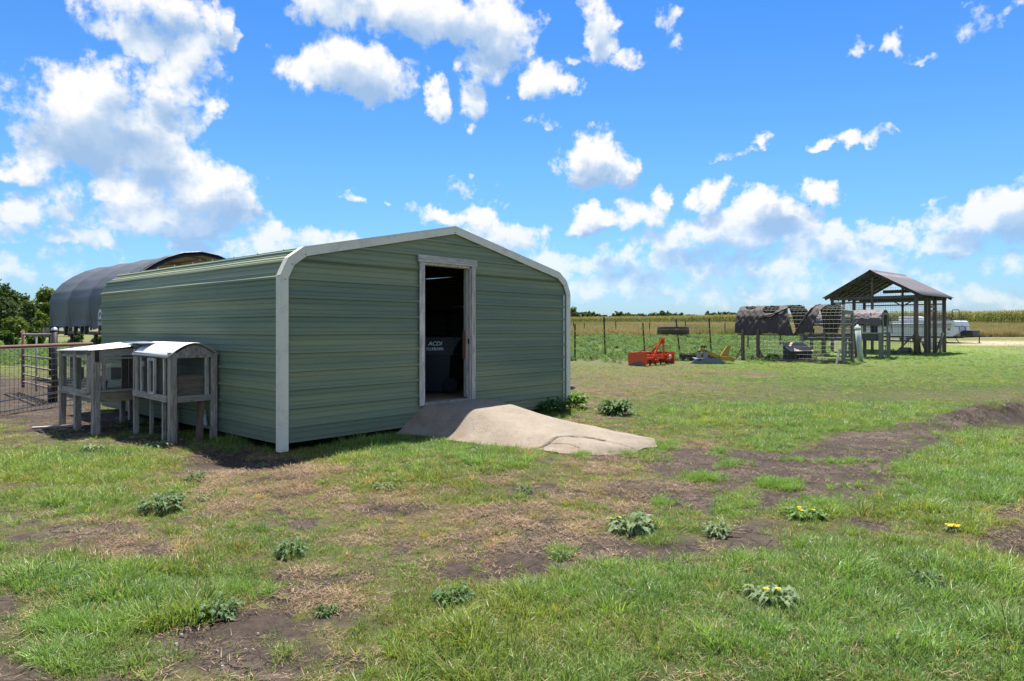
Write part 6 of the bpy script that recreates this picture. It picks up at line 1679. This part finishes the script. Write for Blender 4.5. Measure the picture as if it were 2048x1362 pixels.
def plough():
    b = at_depth(1420, 24.8); t = thing('yellow_implement', 'yellow steel beam and upright fin mounted on a low grey folded plate', 'implement', b, .12)
    yl = paint('ochre_yellow_paint', (.42,.245,.03), .45, .30, (.20,.10,.03), 6); gy = paint('slate_grey_plate', (.13,.155,.185), .45, .3, (.20,.18,.15), 6)
    s = 1/55.0
    def P(px, py, y=0): return ((px-1420)*s, y, (724-py)*s)
    m = MB(); q = [P(1373,723), P(1384,714), P(1408,711.5), P(1432,713), P(1448,722), P(1430,723.5)]
    m.prism([(a[0], a[2]) for a in q], 1, -.28, -.255); m.build('front_plate', gy, t)
    m = MB(); a_ = [P(1384,714,-.25), P(1432,713,-.25), P(1450,716,.35), P(1390,712,.35)]; m.add([*a_, *[(x, y, z-.03) for x, y, z in a_]], [(0,1,2,3),(7,6,5,4),(0,4,5,1),(1,5,6,2),(2,6,7,3),(3,7,4,0)]); m.build('deck_plate', gy, t)
    m = MB(); m.box(*[P(1388,0)[0], P(1396,0)[0]], -.286, -.281, P(0,717.5)[2], P(0,714.5)[2]); m.build('slot', DARKMETAL(), t)
    for px, h in ((1393.5, 700), (1408, 699)):
        m = MB(); a = P(px, 713, -.15); top = P(px, h, -.15)
        m.prism([(a[0]-.085, a[2]), (a[0]+.085, a[2]), (top[0]+.05, top[2]), (top[0]-.05, top[2])], 1, -.17, -.13); m.build('lug', paint('pale_grey_lug', (.27,.27,.29), .5, .3), t)
        m = MB(); m.tube([(top[0], -.24, top[2]+.02), (top[0], -.04, top[2]+.02)], .03, 8); m.build('pin', DARKMETAL(), t)
    m = MB(); m.beam(P(1397, 695, -.05), P(1441, 713, -.05), .13, .115); m.build('beam', yl, t)
    m = MB(); m.beam(P(1438, 712, 0), P(1468, 715.5, 0), .34, .14, (0,0,1), .01); m.build('foot', yl, t)
    m = MB(); f = [P(1439,711), P(1456,712), P(1463.5,689), P(1456,688)]; m.prism([(a[0], a[2]) for a in f], 1, -.03, .03); m.build('fin', yl, t)
    m = MB()
    for px in (1402, 1407): a = P(px, 692.5, -.05); m.tube([a, (a[0]+.02, a[1], a[2]+.10)], .03, 6); m.tube([(a[0]-.06, a[1], a[2]+.02), (a[0]+.02, a[1], a[2]+.09), (a[0]+.1, a[1], a[2])], .014, 6)
    m.build('hitch_pin', DARKMETAL(), t)
    m = MB(); m.beam(P(1410, 709, .1), P(1445, 716, .2), .25, .03); m.build('brace_plate', paint('brown_steel', (.10,.065,.04), .6, .4), t)
plough()
def sleeper():
    a = at_depth(1362, 26.2); b = at_depth(1432, 26.4)
    t = thing('timber_trough', 'long low dark timber box topped with dead grass behind the yellow implement', 'timber', a, math.atan2(b[1]-a[1], b[0]-a[0])); L = float(np.hypot(*(b-a)[:2]))
    m = MB(); m.beam((0, 0, .12), (L, 0, .12), .35, .24, (0,0,1), .015); m.build('beam', wood('dark_timber', (.035,.03,.025), (.08,.065,.05), (1,6,6), 6), t)
    vs, fs, rr = [], [], []
    for k in range(500): blade(vs, fs, rr, R.uniform(0, L), R.uniform(-.16, .16), R.uniform(0, 6.28), R.uniform(.05, .14), .012, R.uniform(.4, 1.4), .3, .23, 2)
    o = proto('dead_grass', vs, fs, rr, M_DRY, None); COL.objects.link(o); o.parent = t; o['kind'] = 'stuff'
sleeper()
def hay_ring():
    c = at_depth(1346, 53); t = thing('stock_ring', 'round rusty brown steel feeding ring on short legs out in the field', 'feeder ring', c, 0)
    m = MB(); m.lathe([(1.20, .20), (1.21, .20), (1.21, .82), (1.19, .84), (1.18, .82), (1.19, .20)], 48); m.lathe([(1.19, .21), (0, .20)], 48); m.build('ring', paint('rusty_brown_steel', (.13,.078,.052), .7, .5, (.035,.022,.018), 3), t)
    for k in range(8): a = k*.785+.2; m = MB(); m.tube([(1.1*math.cos(a), 1.1*math.sin(a), -.05), (1.1*math.cos(a), 1.1*math.sin(a), .17)], .03, 6); m.build('leg', DARKMETAL(), t)
hay_ring()

# ================================================================== WIRE FENCES OF STEEL POSTS
YEL = paint('yellow_insulator', (.65,.40,.03), .5, .1)
def post_fence(name, label, spec, ins, r):
    p0 = at_depth(spec[0][0], spec[0][1]); t = thing(name, label, 'fence', p0, 0); tops = []
    for (px, d, h, lean) in spec:
        p = at_depth(px, d)-p0; m = MB(); b = Vector((p[0], p[1], p[2]-.15)); tp = Vector((p[0]+lean, p[1], p[2]+h))
        m.beam(b, tp, r*2.2, r*.7, (0,1,0)); m.beam(b+Vector((0, r*.7, 0)), tp+Vector((0, r*.7, 0)), r*.6, r*1.3, (0,1,0)); q = m.build('post', paint('green_black_steel', (.03,.038,.03), .55, .35), t); tops.append((b, tp, h))
        if ins:
            for z in (.42, .78, 1.12):
                if z > h-.2: continue
                c = b+(tp-b)*((z+.15)/(h+.15)); m = MB(); m.beam(c-Vector((.11, .03, 0)), c+Vector((.05, -.03, .0)), .03, .045); m.build('insulator', YEL, q)
    for z in ((.42, .78, 1.12) if ins else (.5, .8, 1.0)):
        pts = []
        for (b, tp, h) in tops: pts.append(b+(tp-b)*min(.98, (z+.15)/(h+.15)))
        m = MB()
        for a, b in zip(pts[:-1], pts[1:]): m.tube([a, (a+b)/2-Vector((0, 0, .015)), b], .0022 if ins else .004, 4, False)
        m.build('wire', wire_mat(), t)
post_fence('electric_fence', 'thin wire fence of dark steel posts with yellow insulators behind the implements', [(1150, 27, 1.4, 0), (1211, 29, 1.68, -.07), (1290, 31.5, 1.42, -.10), (1360.5, 31.5, 1.58, -.20), (1423, 32, 1.62, -.12), (1496, 34, 1.4, 0), (1560, 36, 1.45, .03)], True, .028)
post_fence('far_wire_fence', 'distant fence of slim dark posts along the edge of the dry grass', [(1147, 62, 1.05, 0), (1168.5, 58, 1.0, 0), (1231.5, 57, 1.2, 0), (1299, 57, 1.05, .0), (1371, 57, 1.25, 0), (1450, 56, 1.1, 0), (1530, 56, 1.1, 0), (1620, 55, 1.1, 0)], False, .032)
post_fence('corn_fence', 'faint line of thin posts standing close to the corn', [(1160, 120, 1.3, 0), (1210, 112, 1.4, 0), (1300, 100, 1.4, 0), (1384, 92, 1.5, 0), (1440, 88, 1.4, 0)], False, .035)

def bird():
    d = 160; x = (1619-CX)/F*d; z = EYE+(HY-413)/F*d; t = thing('bird', 'tiny dark bird flying below the clouds above the pavilion', 'bird', (x, d, z), .5)
    m = MB(); m.tube([(-.22, 0, 0), (-.1, 0, .01), (.1, 0, .01), (.2, 0, .03), (.26, 0, .02)], [.01, .06, .06, .04, .01], 8)
    m.build('body', paint('dark_feathers', (.04,.04,.045), .8, 0), t)
    for s in (-1, 1): m = MB(); m.add([(.1, 0, .03), (-.1, 0, .03), (-.12, s*.3, .14), (.06, s*.3, .15), (-.14, s*.62, .10)], [(0,1,2,3),(3,2,4)]); m.build('wing', paint('dark_feathers', (.04,.04,.045), .8, 0), t, solid=.01)
bird()
